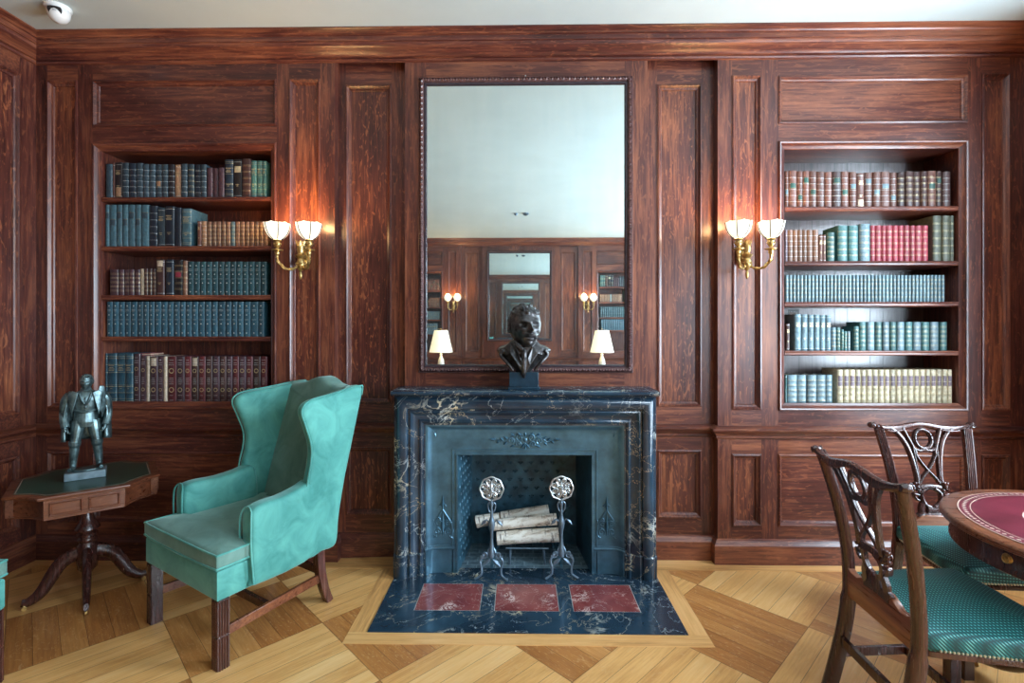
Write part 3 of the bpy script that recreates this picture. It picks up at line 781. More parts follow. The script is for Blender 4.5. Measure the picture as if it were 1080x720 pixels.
# ------------------------------------------------------------------ andirons
def andiron(label, x, y, lean):
    t = thing('andiron', label, 'andiron', (x, y, .006), lean, 'pair of andirons')
    mb = MB()          # turned shaft
    mb.lathe([(.0, .125), (.018, .13), (.021, .15), (.013, .20), (.009, .235), (.009, .28), (.016, .30), (.021, .325), (.016, .35), (.009, .37), (.007, .42), (.010, .445), (.006, .455), (.006, .475)], n=14)
    mb.build('shaft', M['steelblue'], t)
    mb = MB()
    for s in (-1, 1):
        mb.tube(smooth_loop([(0, 0, .15), (s * .034, -.008, .150), (s * .066, -.012, .115), (s * .058, -.014, .07), (s * .062, -.016, .03), (s * .098, -.024, .008)], 5, False), [.007] * 20 + [.006] * 6, 7)
        mb.build if False else None
    mb.build('foot', M['steelblue'], t)
    for s in (-1, 1):
        mb = MB()
        mb.tube(spiral((s * .042, .148), .006, .022, -1.2, 1.15, -.012, 18, s), .0055, 6)
        mb.tube(smooth_loop([(s * .008, 0, .19), (s * .02, -.006, .17), (s * .03, -.012, .135)], 4, False), .0055, 6)
        leafy(mb, (s * .004, .13), (s * .06, .075), .014, -.018, .008)
        mb.build('scroll', M['steelblue'], t, smooth=50)
        mb = MB()
        mb.tube(smooth_loop([(0, 0, .385), (s * .018, 0, .41), (s * .022, 0, .44), (s * .012, 0, .455), (s * .006, 0, .438)], 4, False), .0045, 6)
        leafy(mb, (s * .03, .352), (s * .066, .318), .011, -.004, .006)
        mb.tube([(s * .006, 0, .325), (s * .03, -.002, .352), (s * .046, -.004, .345)], .004, 5)
        mb.build('leaf_scroll', M['steelblue'], t, smooth=50)
    # pierced roundel with a leaf mask
    mb = MB(); R = .068; cz = .535
    mb.tube([(R * cos(a) * (1 + .03 * cos(8 * a)), 0, cz + R * sin(a) * (1 + .03 * cos(8 * a))) for a in [2 * pi * k / 40 for k in range(40)]], .0055, 6, closed=True, up=(0, 1, 0))
    for k in range(8):
        a = 2 * pi * k / 8 + pi / 8; c = (.047 * cos(a), cz + .047 * sin(a)); mb.tube(spiral(c, .003, .015, a, 1.4, -.001, 16), .0036, 5); q_ = (.026 * cos(a), cz + .026 * sin(a)); mb.tube(spiral(q_, .002, .009, a + 2, 1.2, -.002, 12), .003, 5)
    for k in range(8):
        a = 2 * pi * k / 8; leafy(mb, (.016 * cos(a), cz + .016 * sin(a)), (.050 * cos(a), cz + .050 * sin(a)), .006, -.002, .006)
    leafy(mb, (0, cz - .03), (0, cz + .03), .014, -.005, .014); blob(mb, (-.010, -.009, cz + .008), .005); blob(mb, (.010, -.009, cz + .008), .005); blob(mb, (0, -.014, cz - .002), .006)
    mb.tube([(-.012, -.008, cz - .016), (0, -.012, cz - .012), (.012, -.008, cz - .016)], .003, 5)
    mb.build('pierced_roundel', M['silver'], t, smooth=50)
    mb = MB(); mb.box(-.009, .009, 0, .42, .062, .080); mb.box(-.008, .008, .405, .42, 0, .063)
    mb.build('billet_bar', M['iron_dark'], t, bevel=.002)
    return t
xa, za = at_y(518.5, 604, -.24); xb, zb = at_y(592.5, 600, -.24)
andiron('left andiron, its pierced steel roundel set slightly lower, standing on the hearth', xa, -.235, radians(-3))
andiron('right andiron, its pierced steel roundel standing clear of the logs against the dark', xb, -.215, radians(3))

# ------------------------------------------------------------------ birch logs on the billet bars and a small iron grate
def log(label, a, b, r0, r1, seed):
    a, b = Vector(a), Vector(b); L = (b - a).length; d = (b - a).normalized(); ang = d.to_track_quat('X', 'Z')
    rnd = random.Random(seed); mb = MB(); rings = []; n = 20; ph = rnd.random() * 6
    for i in range(13):
        t = i / 12; r = r0 + (r1 - r0) * t
        rings.append([(L * t, r * cos(2 * pi * k / n) * (1 + .05 * sin(2 * 2 * pi * k / n + ph) + .02 * rnd.random()), r * sin(2 * pi * k / n) * (1 + .03 * rnd.random()) + .006 * sin(t * 3 + ph)) for k in range(n)])
    mb.loft(rings); o = mb.build('birch_log', M['birch'], None, smooth=60)
    o.location = a; o.rotation_mode = 'QUATERNION'; o.rotation_quaternion = ang
    tag(o, label, 'log', 'birch logs in the fireplace')
    for i, r in ((0, rings[0]), (1, rings[-1])):
        mb = MB(); c = Vector((0 if i == 0 else L, 0, 0)); s = -.002 if i == 0 else .002
        mb.add([tuple(Vector(p) * 1 + Vector((s, 0, 0))) for p in r] + [tuple(c + Vector((s, 0, 0)))], [(k, (k + 1) % n, n) for k in range(n)])
        mb.build('cut_end', M['log_end'], o, smooth=0)
    return o
def w3(px, py, y):
    x, z = at_y(px, py, y); return (x, y, z)
log('lower birch log of the pile, lying level between the andirons', w3(524.5, 568.5, .0), w3(589, 563, .0), .041, .044, 1)
log('middle birch log resting on the lowest one, its right end nearest the right andiron', w3(521, 553, .022), w3(587, 548, .022), .035, .036, 2)
log('topmost birch log, tilted up to the right behind the others', w3(529, 547, .125), w3(579, 538, .125), .040, .044, 3)
log('short dark-ended birch log sticking out to the left behind the left andiron', w3(503, 551, .10), w3(527, 545, .10), .040, .034, 4)
gt = thing('log_grate', 'small low iron grate standing under the birch logs', 'grate', ((xa + xb) / 2, .045, .0045))
mb = MB()
for x in (-.10, .11):
    mb.tube([(x, -.10, .088), (x, .13, .088)], .006, 6)
for y in (-.09, .10): mb.tube([(-.13, y, .100), (.14, y, .100)], .005, 6)
mb.build('bars', M['steelblue'], gt)
for x in (-.10, .11):
    for y in (-.09, .10):
        mb = MB(); mb.tube([(x, y, .09), (x * 1.06, y, 0)], .008, 6); mb.build('leg', M['steelblue'], gt)

# ------------------------------------------------------------------ two-armed brass wall sconces
def sconce(label, x, side):
    zc = 1.965
    t = thing('wall_sconce', label, 'wall sconce', (x, 0, zc), 0, 'brass two-armed wall sconces')
    mb = MB()
    mb.prism([(.032 * cos(a) * (1 + .12 * cos(4 * a)), .062 * sin(a) * (1 + .08 * cos(6 * a)) - .01) for a in [2 * pi * k / 28 for k in range(28)]], -.016, 0, 'xz', rnd=.006)
    blob(mb, (0, -.02, .055), .016, .012, 8)
    mb.build('back_plate', M['brass'], t)
    mb = MB()
    mb.lathe([(.0, -.155), (.006, -.15), (.011, -.128), (.009, -.112), (.006, -.104), (.016, -.092), (.024, -.07), (.026, -.045), (.018, -.024), (.030, -.012), (.034, -.004), (.020, .004), (.014, .02), (.020, .04), (.024, .06), (.014, .08), (.006, .092), (0, .097)], (0, -.062, -.01), 16)
    for k in range(6):
        a = 2 * pi * k / 6; c = (.024 * cos(a), -.062 + .024 * sin(a), -.065)
        blob(mb, c, .010, .010)
    mb.tube([(0, 0, -.04), (0, -.05, -.05)], .014, 10)
    mb.build('body', M['brass'], t)
    mb = MB(); mb.lathe([(.018, -.01), (.024, .012), (.016, .042), (0, .048)], (0, -.062, .012), 12); 
    for k in range(5):
        a = 2 * pi * k / 5; leafy(mb, (.012 * cos(a), .03), (.032 * cos(a), .088), .008, -.062 + .02 * sin(a), .008)
    mb.build('crown_ornament', M['brass'], t)
    for s in (-1, 1):
        ax, ay = s * .0975, -.165
        mb = MB()
        pts = smooth_loop([(s * .012, -.065, -.075), (s * .035, -.09, -.100), (s * .070, -.125, -.100), (s * .092, -.155, -.070), (ax, ay, -.035), (ax, ay, -.01)], 6, False)
        mb.tube(pts, [.0085 + .0018 * sin(i * 1.1) for i in range(len(pts))], 8)
        leafy(mb, (s * .06, -.10), (s * .10, -.06), .008, -.145, .008)
        leafy(mb, (s * .09, -.075), (s * .112, -.045), .006, -.165, .008)
        mb.build('arm', M['brass'], t)
        mb = MB(); mb.lathe([(.006, -.03), (.013, -.02), (.015, -.006), (.012, 0), (.034, .004), (.036, .009), (.012, .012), (.010, .02), (.018, .03), (.022, .045), (.019, .058), (.026, .066), (.024, .07), (0, .07)], (ax, ay, 0), 16)
        for k in range(6):
            a = 2 * pi * k / 6; blob(mb, (ax + .02 * cos(a), ay + .02 * sin(a), .044), .007, .007)
        mb.build('candle_cup', M['brass'], t)
        # ribbed bowl of milk glass, open at the top
        mb = MB(); prof = [(.024, .072), (.040, .082), (.056, .100), (.068, .124), (.075, .152), (.077, .166)]
        NN = 24; rings = []
        for r, z in prof + [(r - .003, z) for r, z in prof[::-1]]:
            rings.append([(ax + r * cos(2 * pi * k / NN) * (1 + (.025 if k % 4 == 0 else 0)), ay + r * sin(2 * pi * k / NN) * (1 + (.025 if k % 4 == 0 else 0)), z + (.006 if (k % 4 == 2 and z > .15) else 0)) for k in range(NN)])
        mb.loft(rings); sh = mb.build('glass_shade', M['shade_glow'], t, smooth=50)
        mb = MB()
        for k in range(0, NN, 4):
            a = 2 * pi * k / NN; mb.tube([(ax + (r * 1.035 + .001) * cos(a), ay + (r * 1.035 + .001) * sin(a), z) for r, z in prof], .0030, 5)
        mb.build('shade_rib', M['shadow_black'], sh)
    return t
s1 = sconce('lit two-armed brass sconce beside the left bookcase, above the green wing chair', -1.385, -1)
s2 = sconce('lit two-armed brass sconce beside the right bookcase, nearer the dining chairs', 1.418, 1)
SCE = 3.6
for x in (-1.385, 1.418):
    for s in (-1, 1):
        bulb((x + s * .0975, -.165, 1.965 + .185), SCE, r=.04)
        bulb((OPX - x - s * .0975, YF + .165, 1.965 + .185), SCE, r=.04)
across(dup(s1, 'brass sconce of the opposite wall glowing at the right in the mirror', 'sconces reflected in the mirror'))
across(dup(s2, 'brass sconce of the opposite wall glowing at the left in the mirror', 'sconces reflected in the mirror'))

# table lamps on two small tables near the opposite wall (seen in the mirror)
for x, side in ((-1.52, 'left'), (1.585, 'right')):
    y = -6.45
    t = thing('table_lamp', 'cream-shaded table lamp glowing at the lower %s of the mirror' % side, 'table lamp', (x, y, .62), 0, 'lamps reflected in the mirror')
    mb = MB(); mb.lathe([(.0, 0), (.085, .0), (.085, .02), (.03, .035), (.028, .06), (.05, .10), (.065, .17), (.055, .25), (.028, .31), (.02, .34), (.03, .36), (.012, .375), (.008, .43), (0, .43)], n=24); mb.build('base', M['white_paint'], t)
    mb = MB(); mb.lathe([(.225, .40), (.130, .82), (.127, .82), (.222, .40)], n=32); mb.build('lamp_shade', M['lamp_glow'], t)
    mb = MB(); mb.lathe([(.004, .43), (.004, .85), (.012, .855), (0, .87)], n=8); mb.build('finial', M['brass'], t)
    bulb((x, y, 1.22), 16, (1, .68, .38), .06)
    t = thing('lamp_table', 'small round mahogany table under the %s lamp seen in the mirror' % side, 'table', (x, y, 0), 0, 'tables under the reflected lamps')
    mb = MB(); mb.lathe([(0, .62), (.30, .62), (.30, .595), (.28, .59), (0, .59)], n=32); mb.build('table_top', M['mahog'], t)
    mb = MB(); mb.lathe([(.02, .59), (.03, .5), (.05, .4), (.03, .3), (.035, .15), (.05, .1), (0, .08)], n=16); mb.build('pedestal', M['mahog'], t)
    for k in range(3):
        a = 2 * pi * k / 3 + .4; mb = MB(); mb.tube(smooth_loop([(.02 * cos(a), .02 * sin(a), .16), (.12 * cos(a), .12 * sin(a), .12), (.2 * cos(a), .2 * sin(a), .04), (.27 * cos(a), .27 * sin(a), .015)], 4, False), .015, 6); mb.build('leg', M['mahog'], t)
# ------------------------------------------------------------------ books
BM = {}
def book_mesh(w, h, d, col, style, seed=0):
    key = (round(w, 3), round(h, 3), round(d, 3), col, style, seed)
    if key in BM: return BM[key]
    w, h, d = key[:3]; rnd = random.Random(seed * 31 + 5)
    mats = [M['b_' + col], M['b_gold'], M['b_silver']]; label = None
    if ':' in style: style, label = style.split(':')
    if label: mats.append(M['b_' + label])
    bul = min(.009, w * .28); t = .0028; hw = w / 2
    arc = []
    NA = 8
    for k in range(NA + 1):
        a = pi * k / NA; arc.append((-hw * cos(a), -bul * sin(a), sin(a)))
    def ring(z, off):
        q = [(-hw, d, z)]
        q += [(x, y - off * s, z) for x, y, s in arc]
        q += [(hw, d, z), (hw - t, d, z), (hw - t, .006, z), (-hw + t, .006, z), (-hw + t, d, z)]
        return q
    mb = MB(); levels = [(0, 0, 0)]       # z, offset, material of the band that ends here
    ribs = {'ribbed': 5, 'gilt': 5, 'flat': 0, 'lines': 0, 'dots': 5, 'rounds': 0, 'worn': 5}[style]
    bands = []                            # (z0, z1, off, mat)
    if ribs:
        for i in range(1, ribs + 1):
            z = h * (i / (ribs + 1)) * .98 + h * .012
            if style in ('gilt', 'worn'): bands.append((z - .0042, z - .0028, .0002, 1 if style == 'gilt' else 2))
            bands.append((z - .0016, z + .0016, .0020, 0))
            if style in ('gilt',): bands.append((z + .0028, z + .0042, .0002, 1))
    if style == 'lines':
        for f in (.06, .10, .22, .34, .37, .62, .78, .90, .94): bands.append((h * f, h * f + .0016, .0002, 1))
    if style == 'flat':
        for f in (.05, .93): bands.append((h * f, h * f + .0016, .0002, 2))
    bands.sort(); levels = [(0, 0, 0)]; z = 0
    def seg(z1, off, m):
        levels.append((z1, off, m))
    prev = 0.0
    for z0, z1, off, m in bands:
        if z0 <= prev: continue
        seg(z0, 0, 0); seg(z0 + .0003, off, m); seg(z1 - .0003, off, m); seg(z1, 0, m); prev = z1
    seg(h, 0, 0)
    mlist = [m for _, _, m in levels[1:]]
    # label panels: recolour the plain bands between two heights
    rings = [ring(z, o) for z, o, _ in levels]
    n = len(rings[0]); b = len(mb.f)
    mb.loft(rings, cap0=True, cap1=True)
    li = None
    if label:
        lows = {'cream': (.80, .97), 'tan': (.04, .30), 'yellow': (.3, .36)}.get(label, (.50, .66) if seed % 2 else (.66, .82))
        if style == 'worn': lows = ((.35, .50), (.52, .67), (.20, .36), (.67, .83))[seed % 4]
        if label == 'mauve': lows = (.54, .84)
        if label == 'cream' and seed % 3 == 2: lows = (.0, .22)
    for i in range(len(rings) - 1):
        zm = (levels[i][0] + levels[i + 1][0]) / 2
        for k in range(n):
            face = b + i * n + k
            spine = 1 <= k <= NA
            if mlist[i] and spine: mb.mi[face] = mlist[i]
    if label:       # a pasted label: curved patch just proud of the spine
        z0, z1 = lows[0] * h, lows[1] * h
        P = [(x * .93, y - .0007) for x, y, s in arc[1:-1]]
        vs = [(x, y, z0) for x, y in P] + [(x, y, z1) for x, y in P]; m = len(P)
        mb.add(vs, [(k, k + 1, m + k + 1, m + k) for k in range(m - 1)], 3)
        for zz in (z0 + .001, z1 - .0022):
            vs = [(x * .99, y - .0004, zz) for x, y in P] + [(x * .99, y - .0004, zz + .0012) for x, y in P]
            mb.add(vs, [(k, k + 1, m + k + 1, m + k) for k in range(m - 1)], 1)
    yo = -bul - .0012
    if style == 'dots':
        for f in (.10, .36, .62, .88):
            z = h * f; r = min(.0052, w * .24); mb.add([(r, yo + .0006, z), (0, yo, z + r), (-r, yo + .0006, z), (0, yo, z - r)], [(0, 1, 2, 3)], 2)
        for f in (.73, .77, .48):
            z = h * f; mb.add([(-w * .27, yo + .0006, z), (w * .27, yo + .0006, z), (w * .27, yo + .0006, z + .0016), (-w * .27, yo + .0006, z + .0016)], [(0, 1, 2, 3)], 2)
    if style == 'rounds':
        for f in (.30, .70):
            z = h * f; r = w * .30; q = r * .68; k_ = 12
            vs = [(r * cos(2 * pi * k / k_), yo + .0006, z + r * sin(2 * pi * k / k_)) for k in range(k_)] + [(q * cos(2 * pi * k / k_), yo + .0006, z + q * sin(2 * pi * k / k_)) for k in range(k_)]
            mb.add(vs, [(k, (k + 1) % k_, k_ + (k + 1) % k_, k_ + k) for k in range(k_)], 1)
        for f in (.08, .18, .42, .46, .50, .54, .82, .86, .92):
            z = h * f; ww = w * rnd.choice((.2, .26, .3)); mb.add([(-ww, yo + .0006, z), (ww, yo + .0006, z), (ww, yo + .0006, z + .0018), (-ww, yo + .0006, z + .0018)], [(0, 1, 2, 3)], 2)
    if style in ('flat', 'lines') and w > .018:
        for f, ww in ((.66, .30), (.69, .34), (.72, .22), (.76, .32), (.34, .2), (.30, .12)):
            z = h * f; mb.add([(-w * ww, yo + .0006, z), (w * ww, yo + .0006, z), (w * ww, yo + .0006, z + .0030), (-w * ww, yo + .0006, z + .0030)], [(0, 1, 2, 3)], 1)
    o = mb.build('tmp', mats, None, smooth=50, fixn=False); me = o.data; me.name = 'book_cover'
    bm = bmesh.new(); bm.from_mesh(me); bmesh.ops.recalc_face_normals(bm, faces=bm.faces); bm.to_mesh(me); bm.free()
    bpy.data.objects.remove(o)
    mb = MB(); mb.box(-hw + t + .0002, hw - t - .0002, .007, d - .005, .004, h - .005); o = mb.build('tmp', M['pages'], None, smooth=0); mp = o.data; mp.name = 'page_block'
    bpy.data.objects.remove(o)
    BM[key] = (me, mp); return BM[key]
BOOKS = []
ORD = ['first', 'second', 'third', 'fourth', 'fifth', 'sixth', 'seventh', 'eighth', 'ninth', 'tenth', 'eleventh', 'twelfth', 'thirteenth', 'fourteenth', 'fifteenth', 'sixteenth', 'seventeenth', 'eighteenth', 'nineteenth',
       'twentieth'] + ['twenty-' + a for a in ('first', 'second', 'third', 'fourth', 'fifth', 'sixth', 'seventh', 'eighth', 'ninth')] + ['thirtieth'] + ['thirty-' + a for a in ('first', 'second', 'third', 'fourth', 'fifth', 'sixth', 'seventh', 'eighth', 'ninth')] + ['fortieth'] + ['forty-' + a for a in ('first', 'second', 'third', 'fourth', 'fifth', 'sixth')]
def put_book(x0, x1, z0, z1, y, col, style, label, group, seed=0, d=None):
    w = x1 - x0 - .0006; h = z1 - z0; d = d or min(.19, max(.11, h * .68))
    me, mp = book_mesh(w, h, d, col, style, seed)
    o = bpy.data.objects.new('book', me); COL.objects.link(o); o.location = ((x0 + x1) / 2, y, z0)
    p = bpy.data.objects.new('page_block', mp); COL.objects.link(p); p.parent = o
    tag(o, label, 'book', group); BOOKS.append(o); return o
SHELFNAMES = ['top shelf', 'second shelf', 'third shelf', 'fourth shelf', 'bottom shelf']
YS = .045
def row(case, shelf, zbase, ox, oy, k, items, group):
    """items: (x0, x1, top) in a magnified crop with origin (ox, oy) and scale k, + colour, style, description (a run shares one)"""
    counts = {}; tot = {}
    for it in items: tot[it[5]] = tot.get(it[5], 0) + 1
    for i, (a, b, top, col, style, desc) in enumerate(items):
        counts[desc] = counts.get(desc, 0) + 1
        xa, z1 = at_y(ox + a / k, oy + top / k, YS); xb, _ = at_y(ox + b / k, oy + top / k, YS)
        lim = (-2.7205, -1.6135) if case == 'left' else (1.6915, 2.7825); xa, xb = max(xa, lim[0]), min(xb, lim[1])
        where = '%s of %s bookcase' % (SHELFNAMES[shelf], case)
        if tot[desc] > 1: lab = '%s from left in %s, %s' % (ORD[counts[desc] - 1], desc, where)
        else: lab = '%s, %s' % (desc, where)
        put_book(xa, xb, zbase + .0005, z1, YS + (.003 * ((i * 7) % 3 - 1) if tot[desc] < 6 else 0), col, style, lab, group, seed=i % 4)
K = 5.143
def edges(es, top, col, style, desc):
    return [(es[i], es[i + 1], top if not callable(top) else top(i), col, style, desc) for i in range(len(es) - 1)]
zf = .997
# left bookcase
D = 'worn dark leather books'
r = [(115, 150, 146, 'slate', 'ribbed', 'thin dark book at the left end'), (150, 160, 138, 'russet', 'flat', 'very thin reddish book'), (161, 202, 136, 'black', 'flat:tan', 'black book with a torn tan foot')]
for i, e in enumerate([(202, 238, 138), (238, 278, 141), (278, 314, 140), (314, 348, 146), (348, 382, 146), (382, 416, 146), (416, 450, 147)]):
    r.append((*e, 'slate' if i != 1 else 'navy', 'worn', D) if i != 5 else (*e, 'slate', 'worn:tan', 'dark book with a pale square at its foot'))
r += [(451, 486, 148, 'black', 'worn', 'plain black book left of the tan spine'), (486, 522, 149, 'tan', 'flat', 'book with a bare tan spine'),
      (522, 556, 146, 'slate', 'worn', 'grey book right of the tan spine'), (556, 592, 146, 'slate', 'gilt', 'gilt-edged grey book'), (593, 628, 148, 'navy', 'worn', 'navy book with worn bands'), (628, 660, 148, 'slate', 'worn', 'faded grey book beside the low trio')]
r += edges([660, 692, 722, 756], lambda i: (166, 168, 166)[i], 'plum', 'ribbed', 'three low plum books')
r += [(757, 803, 122, 'navy', 'lines', 'tall navy book'), (803, 852, 120, 'black', 'flat:pale', 'tall black book with a yellow band'), (852, 900, 118, 'brown', 'gilt', 'tall brown gilt book')]
r += edges([900, 930, 962, 985], lambda i: (128, 128, 130)[i], 'seagreen', 'lines', 'three narrow green books')
row('left', 0, 2.3465, 90, 145, K, r, 'books on the top shelf of the left bookcase')
r = edges([97, 133, 172, 203, 235, 272, 304, 348], lambda i: 366, 'steel', 'ribbed:slate', 'faded blue set')
r += [(348, 392, 371, 'navy', 'worn', 'dark navy book with pale scuffs'), (392, 435, 381, 'slate', 'flat', 'slate book of the tall dark group'), (435, 486, 375, 'navy', 'flat', 'thick navy book'), (487, 522, 381, 'navy', 'ribbed', 'ribbed navy book'), (523, 575, 386, 'steel', 'lines', 'thick pale-blue scratched book')]
r += [(610, 632, 455, 'russet', 'flat', 'low russet book'), (632, 660, 455, 'tan', 'worn', 'low tan book')]
e = [662 + 25.4 * i for i in range(14)]
r += [(e[i], e[i + 1], 457, 'greyblue' if i == 5 else 'fawn', 'gilt', 'low blue gilt book among tan ones' if i == 5 else 'low tan gilt set') for i in range(13)]
row('left', 1, 2.0275, 90, 145, K, r, 'books on the second shelf of the left bookcase')
r = edges([137, 183, 212, 240, 268, 298], 150, 'plum', 'gilt', 'low banded plum set') + [(299, 321, 146, 'cream', 'flat', 'low cream book')] + edges([322, 342, 362, 382], 146, 'brown', 'gilt', 'three low brown gilt books')
r += [(388, 432, 97, 'brown', 'flat:cream', 'tall brown book with a pale head label'), (438, 480, 97, 'navy', 'flat', 'tall plain navy book'), (482, 528, 97, 'black', 'gilt:red', 'tall black book with red labels'), (532, 556, 103, 'fawn', 'gilt', 'narrow tan gilt book')]
r += edges([558 + 32.9 * i for i in range(14)], 108, 'teal', 'dots', 'gilt-dotted teal set')
row('left', 2, 1.7095, 90, 255, K, r, 'books on the third shelf of the left bookcase')
r = edges([118, 152, 185, 217, 250, 285, 318, 348, 378, 415, 448, 482, 516, 546, 580, 615, 650, 685, 720, 762, 795, 827, 860, 898, 940, 972], 325, 'blue', 'dots', 'matching blue-teal dotted set')
row('left', 3, 1.4395, 90, 255, K, r, 'matching set on the fourth shelf of the left bookcase')
r = edges([76, 122, 172, 220, 262], 142, 'blue', 'lines', 'four large blue books') + [(265, 300, 143, 'plum', 'rounds', 'large plum book beside the blue ones'), (300, 333, 153, 'plum', 'rounds', 'shorter plum book left of the cream spine'), (334, 350, 156, 'cream', 'flat', 'narrow cream book nearer the blue ones')]
r += [(353, 395, 158, 'plum', 'rounds:cream', 'plum book with cream label between cream spines'), (395, 426, 158, 'plum', 'rounds', 'plum book left of the second cream spine'), (427, 446, 158, 'cream', 'flat', 'second narrow cream book')]
e = [448, 497, 540, 578, 616, 654, 692, 730, 767, 800, 835, 873, 910, 952, 988]
r += [(e[i], e[i + 1], 158, ('maroon', 'plum', 'brown')[(i * 5 // 3) % 3], 'rounds:cream' if i == 3 else 'rounds', 'brown roundel book with a cream patch' if i == 3 else 'brown and plum roundel set') for i in range(14)]
row('left', 4, zf, 90, 345, K, r, 'large books on the bottom shelf of the left bookcase')
# right bookcase
r = [(64, 83, 210, 'russet', 'worn:greyblue', 'narrow torn book at the left end')]
W = [(85, 130, 207), (130, 162, 210), (162, 197, 210), (197, 237, 210), (237, 280, 212), (280, 320, 215)]
r += [(*e, 'russet', 'worn:label_green' if i < 4 else 'worn', 'worn russet books left of torn pair') for i, e in enumerate(W)]
r += [(322, 370, 212, 'brown', 'worn:label_green', 'left one of the torn pair'), (370, 412, 211, 'russet', 'worn:label_green', 'right one of the torn pair'), (413, 452, 215, 'russet', 'worn:greyblue', 'blue-labelled book right of the torn pair'), (453, 495, 221, 'russet', 'flat:cream', 'book with a torn white head')]
W = [(497, 540, 217), (540, 582, 215), (583, 634, 213), (635, 672, 217), (673, 713, 217)]
r += [(*e, 'russet' if i != 4 else 'brown', 'worn:greyblue' if i < 4 else 'gilt', 'russet blue-labelled books') for i, e in enumerate(W)]
r += edges([719, 762, 800, 835], 212, 'brown', 'gilt', 'three brown gilt books') + [(838, 884, 209, 'russet', 'gilt:label_green', 'thick green-labelled book'), (884, 916, 210, 'brown', 'gilt:label_green', 'narrow green-labelled book'), (917, 960, 213, 'brown', 'worn', 'dark brown book at the right end')]
row('right', 0, 2.2695, 815, 140, K, r, 'old leather books on the top shelf of the right bookcase')
r = [(64, 78, 141, 'mauve', 'worn', 'narrow grey book at the left end')] + edges([79, 108, 134, 160, 184, 215, 246], 142, 'fawn', 'worn', 'fawn leather set') + edges([248, 270, 289], 169, 'russet', 'flat', 'two small orange-brown books')
r += [(291, 334, 156, 'green', 'gilt', 'low dark green gilt book'), (350, 404, 118, 'seagreen', 'gilt', 'thick green gilt book, the left of three'), (410, 464, 118, 'seagreen', 'gilt', 'thick green gilt book, the middle of three'), (468, 525, 110, 'greyblue', 'gilt', 'thick blue-green gilt book against the red set')]
r += edges([526, 554, 588, 613, 648, 678, 708, 741, 771, 808, 840], 118, 'red', 'gilt', 'rose-red gilt set') + edges([867, 915, 958, 997], 65, 'olive', 'gilt', 'three tall olive books')
row('right', 1, 1.9215, 815, 215, K, r, 'books on the second shelf of the right bookcase')
e = [66 + i * 20.15 for i in range(44)]
r = [(e[i] + 1.6, e[i + 1] - 1.6, 386, 'greyblue', 'gilt', 'slim slate-blue gilt set') for i in range(43)]
row('right', 2, 1.6625, 815, 215, K, r, 'slim matching set on the third shelf of the right bookcase')
r = [(68, 90, 160, 'brown', 'flat', 'low brown book at the left end')] + edges([116, 152, 188, 222, 254, 284, 314], lambda i: (110, 110, 112, 112, 115, 115)[i], 'greyblue', 'flat', 'tall plain blue-grey set')
r += [(315, 342, 180, 'greyblue', 'gilt', 'first low pale green book'), (344, 368, 181, 'seagreen', 'gilt', 'second low pale green book'), (369, 383, 192, 'seagreen', 'gilt', 'thin low green book'), (385, 402, 201, 'seagreen', 'gilt', 'left one of the smallest pair'), (404, 422, 201, 'greyblue', 'gilt', 'right one of the smallest pair'), (435, 465, 175, 'seagreen', 'gilt', 'low book before the tall grey-green set')]
W = [(468, 505), (510, 551), (555, 590), (594, 631), (634, 669), (673, 712), (717, 756), (760, 803), (806, 847), (852, 897), (905, 943)]
r += [(*e, 151, 'greyblue' if i % 2 else 'seagreen', 'gilt', 'tall grey-green gilt set') for i, e in enumerate(W)]
row('right', 3, 1.3505, 815, 310, K, r, 'books on the fourth shelf of the right bookcase')
r = [(64, 75, 440, 'seagreen', 'flat', 'narrow pale book at the left end')] + edges([77, 131, 183, 235, 286, 323], 438, 'greyblue', 'gilt', 'pale blue-green gilt set')
e = [346, 380, 413, 445, 475, 505, 537, 570, 602, 632, 665, 695, 730, 762, 793, 825, 852, 884, 915, 945, 970]
r += edges(e, 409, 'pale', 'gilt:mauve', 'cream set with purple labels')
row('right', 4, zf, 815, 310, K, r, 'books on the bottom shelf of the right bookcase')
# things lying among the books
xa, za = at_y(836, 333, .10); xb, zb2 = at_y(847, 324.5, .10)
tg = thing('shelf_card', 'small black card with pale lettering standing behind the tall blue-grey books', 'card', ((xa + xb) / 2, .155, 1.3515))
hh = .268
mb = MB(); mb.box(-.036, .036, 0, .002, 0, hh); mb.build('card', M['shadow_black'], tg)
def strokes(mb, lines, x, z, s, w, y, mat=0):
    for (a, b), (c, d) in lines:
        mb.tube([(x + a * s, y, z + b * s), (x + c * s, y, z + d * s)], w, 4, mat, flat=(1, 1))
mb = MB()
strokes(mb, [((0, 0), (0, 1)), ((0, 1), (.6, 0)), ((.6, 0), (.6, 1))], -.028, hh - .034, .020, .0016, -.002)
strokes(mb, [((.1, .2), (.5, .2)), ((.5, .2), (.5, .7)), ((.5, .7), (.1, .7)), ((.1, .7), (.1, .2))], -.012, hh - .034, .020, .0015, -.002)
strokes(mb, [((.1, 0), (.55, .5)), ((.55, .5), (.1, .9)), ((.55, 0), (.1, .5)), ((.1, .5), (.55, .9))], .002, hh - .034, .020, .0015, -.002)
strokes(mb, [((.1, .1), (.55, .1)), ((.1, .45), (.5, .45)), ((.1, .8), (.55, .8)), ((.1, .1), (.1, .8))], .016, hh - .034, .018, .0015, -.002)
mb.build('lettering', M['white_paint'], tg)
xa, za = at_y(146, 373.5, .09); xb, _ = at_y(158, 373.5, .09)
o = put_book(xa, xb, 0, .026, .0, 'red', 'flat', 'thin crimson book lying flat on top of the large plum books, bottom shelf of the left bookcase', None, d=.13)
o.location = (xa + .075, .20, zf + .2665); o.rotation_euler = (0, pi / 2, pi); o.location.z = at_y(150, 374, .045)[1] + .0
BOOKS.remove(o); bpy.data.objects.remove(o.children[0]); bpy.data.objects.remove(o)
